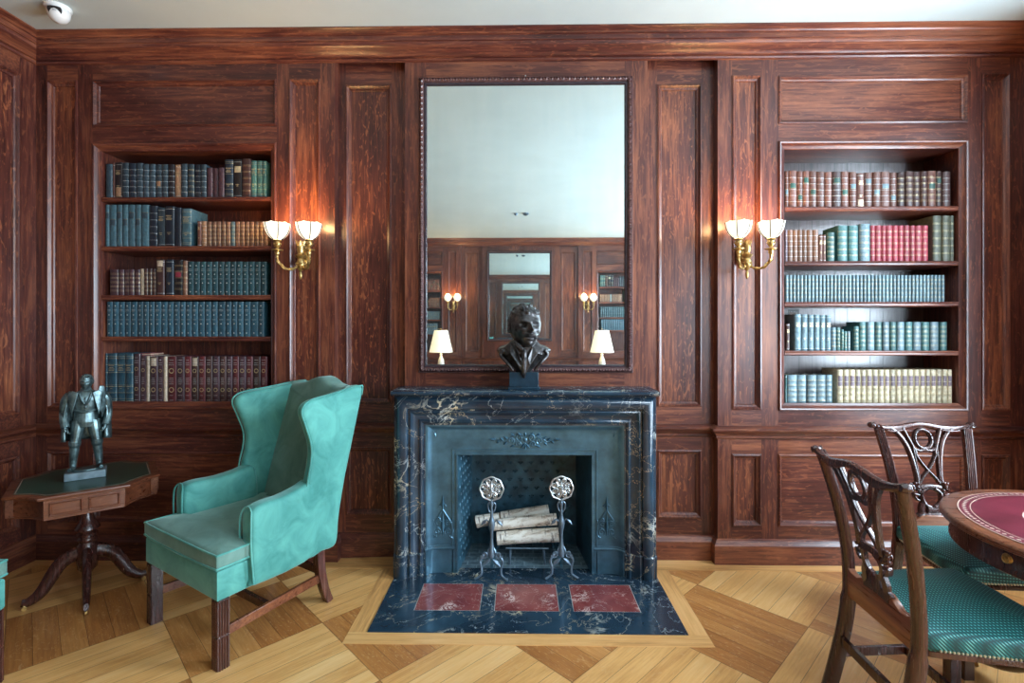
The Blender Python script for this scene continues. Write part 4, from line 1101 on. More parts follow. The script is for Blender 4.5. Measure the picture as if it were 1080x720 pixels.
ztop = at_y(290 / K + 90, 143 / K + 345, YS)[1]
mb = MB(); mb.box(-.036, .036, -.062, .062, 0, .0025); mb.box(-.036, .036, -.062, .062, .0105, .013); mb.box(-.036, -.033, -.062, .062, .0025, .0105)
o = mb.build('book', M['b_red'], None, smooth=0, bevel=.0008); o.location = ((xa + xb) / 2 + .004, .12, at_y(100, 375.7, YS)[1])
tag(o, 'thin crimson book lying flat on the large plum books of the lowest left shelf', 'book')
o.location.z = at_y(315 / K + 90, 153 / K + 345, YS)[1] + .0005; o.location.x = at_y(317 / K + 90, 374, YS)[0]
mb = MB(); mb.box(-.032, .035, -.060, .060, .0026, .0104); mb.build('page_block', M['pages'], o, smooth=0)
# the books of the opposite wall that the mirror shows: copies of these rows
for b in list(BOOKS):
    x = b.location.x
    left = -2.30 < x < -1.6; right = 1.62 < x < 2.12
    if not (left or right) or b.location.z < 1.2: continue
    zz = b.location.z; k = 0 if zz > 2.3 or (right and zz > 2.2) else 1 if zz > 1.9 else 2 if zz > 1.6 else 3
    where = '%s of the bookcase reflected at the %s edge of the mirror' % (SHELFNAMES[k], 'right' if left else 'left')
    c = b.copy(); COL.objects.link(c); c['label'] = 'tiny dark book, ' + where; c['group'] = 'reflected books, ' + where
    across(c)
# ------------------------------------------------------------------ wing chairs
def wing_chair(label, loc, rz):
    t = thing('wing_chair', label, 'armchair', loc, rz)
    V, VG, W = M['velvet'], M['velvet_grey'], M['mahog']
    mb = MB(); mb.prism([(-.345, -.315), (.345, -.315), (.335, -.15), (.285, .34), (-.285, .34), (-.335, -.15)], .302, .437, 'xy', rnd=.014)
    mb.build('seat_rail', V, t, smooth=50)
    def skew(mb, s):
        mb.v = [(s * (x + .13 * (.35 - y)), y, z) for x, y, z in mb.v]
    arm = smooth_loop([(-.150, .31), (-.168, .36), (-.172, .50), (-.172, .62), (-.155, .662), (-.10, .674), (0, .672), (.10, .684), (.17, .70), (.20, .66), (.21, .50), (.20, .31)], 4)
    wing = smooth_loop([(.135, .60), (.150, .72), (.168, .80), (.170, .887), (.132, 1.00), (.110, 1.06), (.124, 1.10), (.18, 1.123), (.30, 1.135), (.42, 1.150), (.525, 1.158), (.545, 1.135), (.50, .96), (.43, .72), (.37, .47), (.345, .31), (.25, .305), (.15, .31), (.13, .45)], 4)
    for s in (-1, 1):
        mb = MB(); mb.prism(arm, .205, .302, 'yz', rnd=.026, seg=4, puff=.004); skew(mb, s)
        a = mb.build('armrest', V, t, smooth=60)
        mb = MB()     # piping round the scroll of the arm front
        pts = [(x_, y_, z_) for x_, (y_, z_) in [(.208, (-.163, .33)), (.208, (-.178, .50)), (.209, (-.178, .61)), (.222, (-.170, .655)), (.252, (-.164, .670)), (.284, (-.168, .658)), (.299, (-.177, .62)), (.300, (-.178, .50)), (.300, (-.165, .33))]]
        mb.tube(smooth_loop(pts, 5, False), .0045, 6); skew(mb, s); mb.build('piping', V, a, smooth=60)
        mb = MB(); mb.prism(wing, .242, .300, 'yz', rnd=.024, seg=4, puff=.003); skew(mb, s)
        wg = mb.build('wing', V, t, smooth=60)
        mb = MB(); n0 = 6; edge = wing[2:46]
        mb.tube([(.2955, p[0] + (.002 if p[0] > .3 else -.001), p[1] + .001) for p in edge], .0045, 6)
        skew(mb, s); mb.build('piping', V, wg, smooth=60)
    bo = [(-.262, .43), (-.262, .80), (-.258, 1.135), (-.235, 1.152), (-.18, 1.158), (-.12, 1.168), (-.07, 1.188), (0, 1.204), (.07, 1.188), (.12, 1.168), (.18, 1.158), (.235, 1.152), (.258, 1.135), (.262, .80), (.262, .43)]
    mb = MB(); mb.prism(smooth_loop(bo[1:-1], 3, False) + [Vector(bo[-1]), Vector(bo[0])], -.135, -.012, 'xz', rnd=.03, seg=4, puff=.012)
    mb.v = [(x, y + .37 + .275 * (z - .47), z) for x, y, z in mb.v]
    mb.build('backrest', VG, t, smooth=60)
    mb = MB(); mb.prism([(-.272, .31), (-.268, 1.13), (.268, 1.13), (.272, .31)], -.03, 0, 'xz', rnd=.01)
    mb.v = [(x, y + .375 + .270 * (z - .47), z) for x, y, z in mb.v]; mb.build('outside_back', V, t, smooth=50)
    # T-shaped loose cushion with piping
    T = [(-.335, -.320), (-.20, -.328), (0, -.330), (.20, -.328), (.335, -.320), (.350, -.306), (.345, -.185), (.335, -.172), (.262, -.170), (.250, -.155), (.226, .22), (.21, .24), (0, .245), (-.21, .24), (-.226, .22), (-.250, -.155), (-.262, -.170), (-.335, -.172), (-.345, -.185), (-.350, -.306)]
    T = smooth_loop(T, 3)
    mb = MB(); mb.prism(T, .438, .520, 'xy', rnd=.020, seg=4, puff=.010)
    mb.v = [(x, y, z + (.006 * cos(x * 5) if z > .50 else 0) - (.010 * max(0, z - .5) / .03 if abs(x) > .3 else 0)) for x, y, z in mb.v]
    cu = mb.build('seat_cushion', VG, t, smooth=70)
    for z in (.449, .509):
        mb = MB(); mb.tube([(p.x * 1.0, p.y, z + (.006 * cos(p.x * 5) if z > .5 else 0)) for p in T], .0048, 6, closed=True); mb.build('piping', V, cu, smooth=60)
    for s in (-1, 1):
        mb = MB(); x0, x1 = s * .318 - .026, s * .318 + .026; y0, y1 = -.312, -.260
        mb.box(x0, x1, y0, y1, .150, .305); mb.box(x0 + .001, x1 - .001, y0 + .001, y1 - .001, .144, .150); mb.box(x0, x1, y0, y1, 0, .144)
        for k in range(4):
            o = -.0165 + .011 * k
            for z0, z1 in ((.0, .142), (.152, .30)):
                mb.tube([(s * .318 + o, y0, z0), (s * .318 + o, y0, z1)], .0042, 6); xs = s * .318 + s * .026
                mb.tube([(xs, -.286 + o, z0), (xs, -.286 + o, z1)], .0042, 6)
        mb.build('leg', W, t, smooth=40)
        mb = MB(); pts = smooth_loop([(s * .262, .255, .31), (s * .262, .262, .20), (s * .262, .285, .09), (s * .262, .318, 0)], 5, False)
        mb.tube(pts, [.033 - .006 * i / 15 for i in range(16)], 4, up=(1, 0, 0)); mb.build('leg', W, t, smooth=30, bevel=.002)
        mb = MB(); a = Vector((s * .318, -.265, .150)); b = Vector((s * .262, .285, .150)); d = b - a
        mb.obox((a + b) / 2, (.020, d.length, .042), math.atan2(-d.x, d.y)); mb.build('side_stretcher', M['mahog_mid'], t, bevel=.002)
    mb = MB(); mb.box(-.295, .295, -.06, -.038, .132, .170); mb.build('cross_stretcher', W, t, bevel=.002)
    mb = MB(); mb.box(-.26, .26, .262, .282, .160, .200); mb.build('rear_stretcher', W, t, bevel=.002)
    return t
wing_chair('teal velvet wing chair standing between the pedestal table and the fireplace', (-1.44, -.602, 0), radians(-31.8))
wing_chair('second teal velvet wing chair, only a front corner and fluted leg in frame', (-2.505, -1.452, 0), radians(90))

# ------------------------------------------------------------------ carved dining chairs
def dining_chair(label, loc, rz):
    t = thing('dining_chair', label, 'chair', loc, rz, 'pierced-splat dining chairs')
    W, WM = M['mahog'], M['mahog_mid']
    def yb(z): return .236 + .098 * ((max(z, .42) - .42) / .565) ** 1.35
    for s in (-1, 1):
        pts = smooth_loop([(s * .192, .318, 0), (s * .191, .285, .13), (s * .190, .252, .29), (s * .191, .238, .43), (s * .194, .244, .58), (s * .208, .272, .76), (s * .232, .322, .960)], 5, False)
        n = len(pts); mb = MB()
        rings = []
        for i, p in enumerate(pts):
            w = .0235 - .0035 * i / n; d = .0165 + (.006 if i < n * .45 else 0)
            # flat fluted front, rounded back
            ring = [(p.x - w, p.y - d, p.z), (p.x + w, p.y - d, p.z), (p.x + w, p.y + d * .3, p.z), (p.x + w * .6, p.y + d, p.z), (p.x, p.y + d * 1.2, p.z), (p.x - w * .6, p.y + d, p.z), (p.x - w, p.y + d * .3, p.z)]
            rings.append(ring)
        mb.loft(rings, cap0=True, cap1=True)
        up_ = [p for p in pts if p.z > .44]
        for k in range(4):
            o = -.0135 + .009 * k
            mb.tube([(p.x + o, p.y - .0175, p.z) for p in up_], .0038, 6)
        mb.build('back_post', W, t, smooth=55)
    # crest rail: serpentine, with scrolled ears
    N = 33; up_, lo = [], []
    for i in range(N):
        x = -.262 + .524 * i / (N - 1); a = abs(x)
        zt = .970 + .022 * math.exp(-(x / .10) ** 2) + .018 * max(0, (a - .16) / .10) ** 1.6
        th = .030 + .012 * math.exp(-((a - .12) / .05) ** 2) - .004 * (a > .24)
        up_.append((x, zt)); lo.append((x, zt - th))
    mb = MB(); rings = []
    for (x, zt), (_, zb) in zip(up_, lo):
        y = .330 + .010 * (1 - (x / .262) ** 2); m = (zt + zb) / 2
        rings.append([(x, y - .014, zb + .004), (x, y - .019, m), (x, y - .013, zt - .004), (x, y, zt), (x, y + .012, zt - .005), (x, y + .014, m), (x, y + .010, zb + .003), (x, y, zb)])
    mb.loft(rings, cap0=True, cap1=True)
    for s in (-1, 1):
        mb.lathe([(0, -.020), (.010, -.019), (.016, -.010), (.017, .004), (.012, .018), (0, .020)], (s * .262, .328, .975), 12, axis='y')
        mb.tube(spiral((s * .262, .975), .002, .014, 0, 1.4, .308, 16, s), .003, 5)
        mb.tube([(s * .225, 0.312, 0.955), (s * .245, 0.310, 0.970), (s * .262, 0.310, 0.991)], .0045, 6); mb.tube([(s * .19, 0.314, 0.951), (s * .215, 0.310, 0.963), (s * .235, 0.310, 0.981)], .004, 6)
        mb.tube([(s * .10, 0.314, 0.950), (s * .15, 0.311, 0.943), (s * .19, 0.311, 0.947)], .004, 6)
    mb.build('crest_rail', W, t, smooth=55)
    # pierced splat
    mb = MB()
    def zq(z): return z + .022 + .004 * (z > .9)
    def rib(pts, w, th=.009, n=5, closed=False, lead=True):
        q = smooth_loop([Vector((a, zq(b))) for a, b in pts], n, closed)
        P = [(p.x, yb(p.y), p.y) for p in q]
        ww = w if isinstance(w, (list, tuple)) else [w]
        m = len(P); rad = [ww[min(len(ww) - 1, int(i / m * len(ww)))] for i in range(m)]
        # rectangular ribbon
        rings = []
        for i in range(m):
            if closed: T = Vector(P[(i + 1) % m]) - Vector(P[i - 1])
            else: T = Vector(P[min(i + 1, m - 1)]) - Vector(P[max(i - 1, 0)])
            T.y = 0; T.normalize(); Nn = Vector((T.z, 0, -T.x)); c = Vector(P[i]); r = rad[i]
            rings.append([c - Nn * r + Vector((0, -th * .7, 0)), c + Vector((0, -th * 1.25, 0)) - Nn * r * .3, c + Vector((0, -th * 1.25, 0)) + Nn * r * .3, c + Nn * r + Vector((0, -th * .7, 0)), c + Nn * r + Vector((0, th, 0)), c - Nn * r + Vector((0, th, 0))])
        mb.loft(rings, cap0=not closed, cap1=not closed, ringclosed=closed)
    for s in (-1, 1):
        rib([(s * .165, .930), (s * .130, .905), (s * .098, .860), (s * .078, .800), (s * .066, .730), (s * .062, .680), (s * .066, .640)], .0105)
        rib([(s * .100, .935), (s * .080, .890), (s * .062, .845), (s * .050, .815)], .0085)
        rib([(s * .052, .825), (s * .048, .795), (s * .010, .735), (s * -.034, .685), (s * -.048, .660)], .0065)
        rib([(s * .058, .835), (s * .030, .822), (0, .828)], .008)
        rib([(s * .062, .845), (s * .060, .79), (s * .056, .73), (s * .052, .66)], .005)
        rib([(s * .020, .632), (s * .046, .612), (s * .050, .582), (s * .036, .552), (s * .012, .540)], .010)
        rib([(s * .046, .560), (s * .058, .535), (s * .060, .510), (s * .076, .492)], .014)
        rib([(s * .066, .60), (s * .088, .606), (s * .084, .585), (s * .070, .575)], .006)
        for cx_, cz_, r_ in ((.074, .642, .016), (.082, .660, .010), (.062, .622, .014), (.086, .628, .009), (.068, .66, .011)):
            blob(mb, (s * cx_, yb(.66) - .004, zq(cz_)), r_, .014, 8)
        mb.tube(spiral((s * .074, .664), .002, .013, .5, 1.3, yb(.66) - .018, 14, s), .003, 5)
    rib([(.0435 * cos(a), .880 + .046 * sin(a)) for a in [2 * pi * k / 12 for k in range(12)]], .008, closed=True)
    for k in range(14):
        a = 2 * pi * k / 14; blob(mb, (.043 * cos(a), yb(.90) - .011, .902 + .046 * sin(a)), .0035, .004, 5)
    rib([(-.052, .634), (-.02, .640), (.02, .640), (.052, .634)], .013)
    rib([(-.030, .524), (0, .518), (.030, .524)], .022); rib([(-.070, .49), (0, .494), (.070, .49)], .018)
    mb.v = [(x, y + .0, z) for x, y, z in mb.v]
    mb.build('pierced_splat', W, t, smooth=55)
    mb = MB(); mb.prism([(-.18, .392), (.18, .392), (.18, .512), (.155, .498), (.120, .494), (.095, .508), (.06, .525), (-.06, .525), (-.095, .508), (-.120, .494), (-.155, .498), (-.18, .512)], .222, .250, 'xz', rnd=.003)
    mb.build('rear_rail', WM, t, smooth=40)
    # seat, over-upholstered
    def corner(p, q, r_, r=.03, n=5):
        p, q, r_ = Vector(p), Vector(q), Vector(r_); a_ = q + (p - q).normalized() * r; b_ = q + (r_ - q).normalized() * r
        return [(a_ * (1 - u) ** 2 + q * 2 * u * (1 - u) + b_ * u * u) for u in [k / n for k in range(n + 1)]]
    C4 = [(-.276, -.250), (.276, -.250), (.212, .226), (-.212, .226)]
    S = []
    for i in range(4):
        S += corner(C4[i - 1], C4[i], C4[(i + 1) % 4], .035 if i < 2 else .018)
        p, q = S[-1], Vector(C4[(i + 1) % 4])
        for u in (.2, .4, .6, .8):
            c = p.lerp(q, u); bow = sin(u * pi) * (.014 if i == 0 else .004); e = (q - p).normalized(); S.append(c + Vector((e.y, -e.x)) * bow)
    mb = MB(); mb.prism(S, .406, .482, 'xy', rnd=.026, seg=5, puff=.022)
    mb.v = [(x, y, z if z > .43 else (z if z >= .406 else .406)) for x, y, z in mb.v]
    # keep the lower edge square
    for i, (x, y, z) in enumerate(mb.v):
        if .4059 < z < .4325 and (abs(x) > .19 or abs(y) > .19):
            mb.v[i] = (x, y, z)
    seat = mb.build('seat', M['weave'], t, smooth=70)
    mb = MB(); L = [p for p in S]
    acc = 0; prev = L[-1]
    for p in L:
        d = (p - prev).length; k = acc
        while k < d:
            q = prev.lerp(p, k / d); c = q * 1.002
            if q.y < .19: blob(mb, (c.x, c.y, .4200), .0044, .0044, 6)
            k += .0125
        acc = k - d; prev = p
    mb.build('stud_trim', M['nail'], seat, smooth=60)
    mb = MB(); mb.prism([(p.x * .93, p.y * .93) for p in S], .384, .4055, 'xy', rnd=.003); mb.build('seat_frame', W, t, smooth=40)
    for s in (-1, 1):
        mb = MB(); mb.tube([(s * .246, -.220, .40), (s * .246, -.220, 0)], [.0325, .0300], 4, up=(1, 0, 0))
        mb.build('leg', W, t, smooth=30, bevel=.002)
        mb = MB(); a = Vector((s * .246, -.21, .150)); b = Vector((s * .191, .275, .150)); d = b - a
        mb.obox((a + b) / 2, (.016, d.length, .036), math.atan2(-d.x, d.y)); mb.build('side_stretcher', W, t, bevel=.002)
    mb = MB(); mb.box(-.215, .215, -.02, -.004, .133, .167); mb.build('cross_stretcher', W, t, bevel=.002)
    mb = MB(); mb.box(-.19, .19, .262, .280, .190, .228); mb.build('rear_stretcher', W, t, bevel=.002)
    return t
dining_chair('dark pierced-splat dining chair seen from behind, its green seat tucked under the round table', (1.597, -1.300, 0), radians(88))
dining_chair('dark pierced-splat dining chair facing forward between the round table and the panelled wall', (2.155, -.810, 0), 0)

# ------------------------------------------------------------------ round drum table
t = thing('round_table', 'round mahogany drum table with a wine-red leather top', 'table', (2.2, -1.36, 0)); R = .52
mb = MB(); mb.lathe([(0, .7485), (R - .04, .7485), (R - .012, .750), (R - .003, .746), (R, .740), (R - .004, .737), (R, .733), (R - .004, .730), (R, .726), (R - .006, .722), (R - .02, .718), (0, .718)], n=96)
mb.build('table_top', M['mahog_mid'], t, smooth=45)
mb = MB(); mb.lathe([(0, .7505), (R - .062, .7505), (R - .062, .7495), (0, .7495)], n=96); lt = mb.build('leather_inset', M['leather_red'], t)
mb = MB()
k_ = 110
for k in range(k_):
    a = 2 * pi * k / k_; r = R - .079; u = .0125; b_ = a + .018
    P = [((r - .008) * cos(a), (r - .008) * sin(a)), ((r) * cos(b_), (r) * sin(b_)), ((r + .008) * cos(a), (r + .008) * sin(a)), (r * cos(a - .018), r * sin(a - .018))]
    mb.add([(p[0], p[1], .7508) for p in P], [(0, 1, 2, 3)])
c0 = (2.0 - 2.2 - .005, -1.165 + 1.36)
mb.v += []; 
def ringpatch(cx_, cy_, r0, r1, n=24):
    vs = [(cx_ + r0 * cos(2 * pi * k / n), cy_ + r0 * sin(2 * pi * k / n), .7509) for k in range(n)] + [(cx_ + r1 * cos(2 * pi * k / n), cy_ + r1 * sin(2 * pi * k / n), .7509) for k in range(n)]
    mb.add(vs, [(k, (k + 1) % n, n + (k + 1) % n, n + k) for k in range(n)])
ringpatch(0, 0, .262, .268, 96)
for r0, r1 in ((R - .062, R - .058), (R - .100, R - .097)): ringpatch(0, 0, r0, r1, 96)
ringpatch(0, 0, .240, .243, 72)
mb.build('gilt_tooling', M['gilt_line'], lt, smooth=0)
mb = MB(); mb.lathe([(R - .03, .718), (R - .034, .655), (R - .030, .650), (R - .030, .636), (R - .036, .632), (0, .632)], n=96); mb.build('frieze', M['mahog'], t, smooth=45)
mb = MB()
for k in range(8):
    a = -pi + radians(6.6) - .34 + k * pi / 4; r = R - .0305
    mb.add([(r * cos(a) * 1.001, r * sin(a) * 1.001, .658), (r * cos(a + .006) * 1.001, r * sin(a + .006) * 1.001, .658), (r * cos(a + .006) * 1.001, r * sin(a + .006) * 1.001, .716), (r * cos(a) * 1.001, r * sin(a) * 1.001, .716)], [(0, 1, 2, 3)])
mb.build('drawer_seams', M['shadow_black'], t, smooth=0, fixn=False)
a = radians(-173.4); c = ((R - .034) * cos(a), (R - .034) * sin(a), .688)
mb = MB(); mb.lathe([(.0, -.006), (.016, -.005), (.019, 0), (.016, .003)], n=20, axis='x'); 
mb.tube([(-.008, .0125 * cos(q), -.003 + .0125 * sin(q)) for q in [2 * pi * k / 16 for k in range(16)]], .0022, 6, closed=True); mb.lathe([(0, -.012), (.004, -.010), (.005, -.004)], n=8, axis='x')
o = mb.build('ring_handle', M['brass'], t); o.location = c; o.rotation_euler = (0, 0, a + pi)
mb = MB(); mb.lathe([(.0, .632), (.12, .63), (.12, .61), (.05, .60), (.04, .55), (.045, .50), (.07, .42), (.075, .36), (.05, .30), (.045, .27), (.065, .25), (.07, .20), (.05, .17), (0, .16)], n=32); mb.build('pedestal', M['mahog'], t)
def splay_leg(parent, a, r0, r1, z0, z1, mat, w=.022, caster=True):
    mb = MB(); pts = smooth_loop([(r0, z0), (r0 + (r1 - r0) * .35, z0 - (z0 - z1) * .18), (r0 + (r1 - r0) * .68, z1 + (z0 - z1) * .22), (r1 - .02, z1 + .004), (r1 + .012, z1 + .006)], 5, False)
    m = len(pts)
    mb.tube([(p.x * cos(a), p.x * sin(a), p.y) for p in pts], [w * (1.35 - .75 * i / m) for i in range(m)], 8, flat=(.62, 1), up=(-sin(a), cos(a), 0))
    lg = mb.build('leg', mat, parent, smooth=60)
    if caster:
        mb = MB(); x, y = (r1) * cos(a), r1 * sin(a)
        mb.lathe([(.010, z1 - .004), (.012, z1 - .012), (.006, z1 - .016)], (x, y, 0), 10)
        q = MB(); mb.tube([(x - .005 * sin(a), y + .005 * cos(a), .0115), (x + .005 * sin(a), y - .005 * cos(a), .0115)], .0115, 12)
        mb.build('caster', M['brass'], lg)
for k in range(3): splay_leg(t, radians(114 + 120 * k), .045, .44, .23, .045, M['mahog'], .03)

# ------------------------------------------------------------------ octagonal pedestal table with drawers
t = thing('pedestal_table', 'dark octagonal pedestal table with green leather top in the left corner', 'table', (-2.425, -.432, 0), radians(40)); H = .66
def octo(h, c, bow, n=5):
    """square of half-size h, its corners cut by c with concave edges"""
    out = []; L = [((h - c, -h), (h, -h + c)), ((h, h - c), (h - c, h)), ((-h + c, h), (-h, h - c)), ((-h, -h + c), (-h + c, -h))]
    for a, b in L:
        a, b = Vector(a), Vector(b); m = (a + b) / 2; inn = -m.normalized() * bow
        for k in range(n + 1):
            u = k / n; out.append(a.lerp(b, u) + inn * 4 * u * (1 - u))
    return out
mb = MB(); o1 = octo(.320, .140, .014); mb.prism(o1, H - .016, H, 'xy', rnd=.004, seg=2); mb.build('table_top', M['mahog_mid'], t, smooth=30)
mb = MB(); o2 = octo(.282, .124, .012); mb.prism(o2, H - .001, H + .0012, 'xy'); le = mb.build('leather_inset', M['leather_green'], t, smooth=20)
mb = MB(); oa, ob = octo(.277, .1225, .012), octo(.274, .1215, .012); mb.loft([[(p.x, p.y, H + .0016) for p in oa], [(p.x, p.y, H + .0016) for p in ob]]); mb.build('gilt_line', M['gilt_line'], le, smooth=0)
mb = MB(); o3 = octo(.300, .150, .022); mb.prism(o3, H - .115, H - .0165, 'xy'); o4 = octo(.305, .147, .018); mb.prism(o4, H - .119, H - .111, 'xy', rnd=.003, seg=2)
mb.build('frieze', M['mahog_mid'], t, smooth=30)
for k in range(4):      # two-panel drawer front on each long side
    a = k * pi / 2; mb = MB(); y = -.300
    M['drawer'] = M['mahog_mid']
    mb.box(-.160, .160, y - .010, y + .02, H - .112, H - .018)
    for x0, x1 in ((-.138, -.012), (.012, .138)):
        rr = [(0, -.0105), (0, -.016), (.004, -.018), (.008, -.014), (.010, -.0112)]
        rings = [[(x0 + d, y + q, H - .100 + d), (x1 - d, y + q, H - .100 + d), (x1 - d, y + q, H - .030 - d), (x0 + d, y + q, H - .030 - d)] for d, q in rr]
        mb.loft(rings); 
    o = mb.build('drawer', M['mahog_mid'], t, smooth=20, bevel=.001); o.rotation_euler = (0, 0, a)
mb = MB(); mb.lathe([(.0, H - .116), (.06, H - .118), (.06, H - .13), (.025, H - .14), (.022, H - .17), (.026, H - .21), (.040, H - .25), (.056, H - .275), (.058, H - .285), (.036, H - .295), (.034, H - .305), (.046, H - .312), (.046, H - .322), (.036, H - .330), (.044, H - .338), (.044, H - .350), (.036, .30), (.047, .28), (.050, .20), (.044, .155), (.03, .14), (.018, .12), (0, .11)], n=28)
mb.build('pedestal', M['mahog'], t, smooth=50)
for k in range(4): splay_leg(t, k * pi / 2, .035, .255, .245, .038, M['mahog'], .030)

# ------------------------------------------------------------------ dome camera on the ceiling
x, _ = at_y(53, 17, -.36)
t = thing('security_camera', 'small white dome security camera on the ceiling above the left corner', 'camera', (-2.66, -.36, ZC), radians(20))
mb = MB(); mb.lathe([(.062, 0), (.064, -.012), (.060, -.020), (.0, -.020)], n=28); mb.build('base_ring', M['white_plastic'], t)
mb = MB(); rings = []
mb.lathe([(.052, -.018), (.054, -.035), (.050, -.060), (.038, -.080), (.020, -.092), (0, -.096)], (.006, -.006, 0), 24); mb.build('housing', M['white_plastic'], t)
mb = MB(); mb.prism(smooth_loop([(-.030, .022), (.030, .022), (.026, -.018), (0, -.032), (-.026, -.018)], 3), 0, .010, 'xz', rnd=.003); ln = mb.build('lens_window', M['shadow_black'], t); ln.location = (.006, -.052, -.052); ln.rotation_euler = (radians(28), 0, 0)
mb = MB(); mb.lathe([(.010, 0), (.011, -.003), (.006, -.004), (0, -.003)], n=12, axis='y'); 
o = mb.build('lens', M['silver'], ln)
# ------------------------------------------------------------------ bronze bust and statuette
def gs(x, z, cx, cz, sx, sz): return math.exp(-((x - cx) / sx) ** 2 - ((z - cz) / sz) ** 2)
def head(mb, c, S, turn=0.0, tilt=0.0, moustache=True, NA=72, NB=52, hair=.006):
    """a life-shaped head: c = centre of the skull, S = half height; faces -y before turning"""
    rings = []; R_ = Matrix.Translation(c) @ Matrix.Rotation(turn, 4, 'Z') @ Matrix.Rotation(tilt, 4, 'X')
    for j in range(1, NB):
        ph = pi * j / NB; z = cos(ph); r = sin(ph); ring = []
        for k in range(NA):
            a = 2 * pi * k / NA; x, y = r * cos(a), r * sin(a)      # a=-pi/2 is the face
            X, Y, Z = x * .70, y * .86, z
            front = max(0, -y)
            if z < .1:
                t = (.1 - z) / 1.1; X *= 1 - .30 * t ** 1.6
                if y > 0: Y *= 1 - .45 * t; 
                else: Y = Y * (1 + .10 * t) + (-.10 * t * front)
            else: X *= 1 + .04 * sin(z * pi)
            if front > .1:
                w = min(1, (front - .1) * 2.2)
                d = 0
                d += .26 * gs(X, Z, 0, -.13, .085, .10) + .15 * gs(X, Z, 0, .02, .060, .13)         # nose
                d += .05 * (gs(X, Z, .10, -.19, .05, .05) + gs(X, Z, -.10, -.19, .05, .05))
                d -= .15 * (gs(X, Z, .27, .10, .13, .085) + gs(X, Z, -.27, .10, .13, .085))          # sockets
                d += .055 * (gs(X, Z, .26, .09, .065, .045) + gs(X, Z, -.26, .09, .065, .045))       # eyes
                d += .07 * (gs(X, Z, .25, .24, .17, .055) + gs(X, Z, -.25, .24, .17, .055))          # brows
                d += .04 * (gs(X, Z, .36, -.12, .12, .12) + gs(X, Z, -.36, -.12, .12, .12))          # cheeks
                if moustache: d += .17 * (gs(X, Z, .13, -.36, .15, .060) + gs(X, Z, -.13, -.36, .15, .060)) + .03 * (gs(X, Z, .28, -.42, .06, .05) + gs(X, Z, -.28, -.42, .06, .05))
                else: d += .04 * gs(X, Z, 0, -.38, .16, .03)
                d -= .06 * gs(X, Z, 0, -.455, .16, .030); d += .055 * gs(X, Z, 0, -.53, .13, .04)
                d -= .03 * gs(X, Z, 0, -.62, .16, .04); d += .10 * gs(X, Z, 0, -.78, .17, .12)
                Y -= d * w * 1.25
            hm = 1.0 if (z > .58 or (y > -.15 and z > -.25)) else max(0, min(1, (z - .48) * 8)) if y <= -.15 else 0
            if hm:
                n_ = sin(a * 17 + z * 21) * .5 + sin(a * 31 - z * 13 + 2) * .3 + sin(z * 37 + a * 5) * .3
                q = 1 + hm * (.060 + .040 * n_); X *= q; Y *= q; Z *= 1 + hm * .03
            p = R_ @ Vector((X * S, Y * S, Z * S)); ring.append(p)
        rings.append(ring)
    mb.loft(rings, cap0=True, cap1=True)
    rr_ = random.Random(3)
    for _ in range(150):      # locks of hair
        z = rr_.uniform(-.15, 1.0); a = rr_.uniform(0, 2 * pi); q = sqrt(max(0, 1 - z * z)); x, y = q * cos(a), q * sin(a)
        if y < -.05 and z < .60: continue
        if y < .25 and z < .28: continue
        t = max(0, (.1 - z) / 1.1); p = R_ @ (Vector((x * .73 * (1 - .3 * t), y * .89 * (1 - .45 * t), z * 1.03)) * S); blob(mb, p, S * rr_.uniform(.07, .12), S * .10)
    for s in (-1, 1):       # ears
        rr = []
        for k in range(12):
            a = 2 * pi * k / 12; p = Vector((s * (.70 + .03 * cos(a)), .06 + .10 * cos(a) * 1.0, .0 + .19 * sin(a) - .02)); rr.append(R_ @ (p * S))
        mb.tube(rr, .045 * S, 6, closed=True); cpt = R_ @ (Vector((s * .68, .06, -.03)) * S); blob(mb, cpt, .10 * S, .06 * S)
def remesh(o, v, smooth=1):
    m = o.modifiers.new('Remesh', 'REMESH'); m.mode = 'VOXEL'; m.voxel_size = v; m.use_smooth_shade = True
    if smooth:
        q = o.modifiers.new('Smooth', 'SMOOTH'); q.factor = .4; q.iterations = smooth
def ell(c, a, b, z, n=32, rot=0, dy=0, fold=0.0, f=7, ph=0):
    return [(c[0] + a * cos(t) * (1 + fold * sin(f * t + ph)), c[1] + dy + b * sin(t) * (1 + fold * sin(f * t + ph)), c[2] + z) for t in [2 * pi * k / n for k in range(n)]]

bx, _ = at_y(552.5, 400, -.14)
t = thing('portrait_bust', 'dark bronze bust of a moustached man on a black block, standing on the mantelpiece', 'bust', (bx, -.135, 1.126))
mb = MB(); mb.box(-.096, .096, -.075, .075, 0, .016); mb.box(-.088, .088, -.068, .068, .016, .104)
mb.build('plinth_block', M['stone_base'], t, bevel=.002)
mb = MB()
T = [(.020, .022, .060, .0), (.034, .030, .085, 0), (.058, .045, .120, .0), (.090, .062, .150, .02), (.128, .074, .185, .03), (.158, .082, .215, .03), (.166, .082, .236, .02), (.150, .078, .250, .02), (.108, .068, .262, .01), (.075, .062, .275, .0), (.062, .060, .300, 0), (.060, .062, .335, 0)]
mb.loft([ell((0, .012, 0), a, b, z, 40, fold=f, f=9) for a, b, z, f in T], cap0=True, cap1=True)
mb.tube([(0, .012, .27), (0, .0, .33), (.004, -.01, .38)], [.068, .062, .060], 20)
head(mb, (.006, -.012, .372), .136, radians(16), radians(-2))
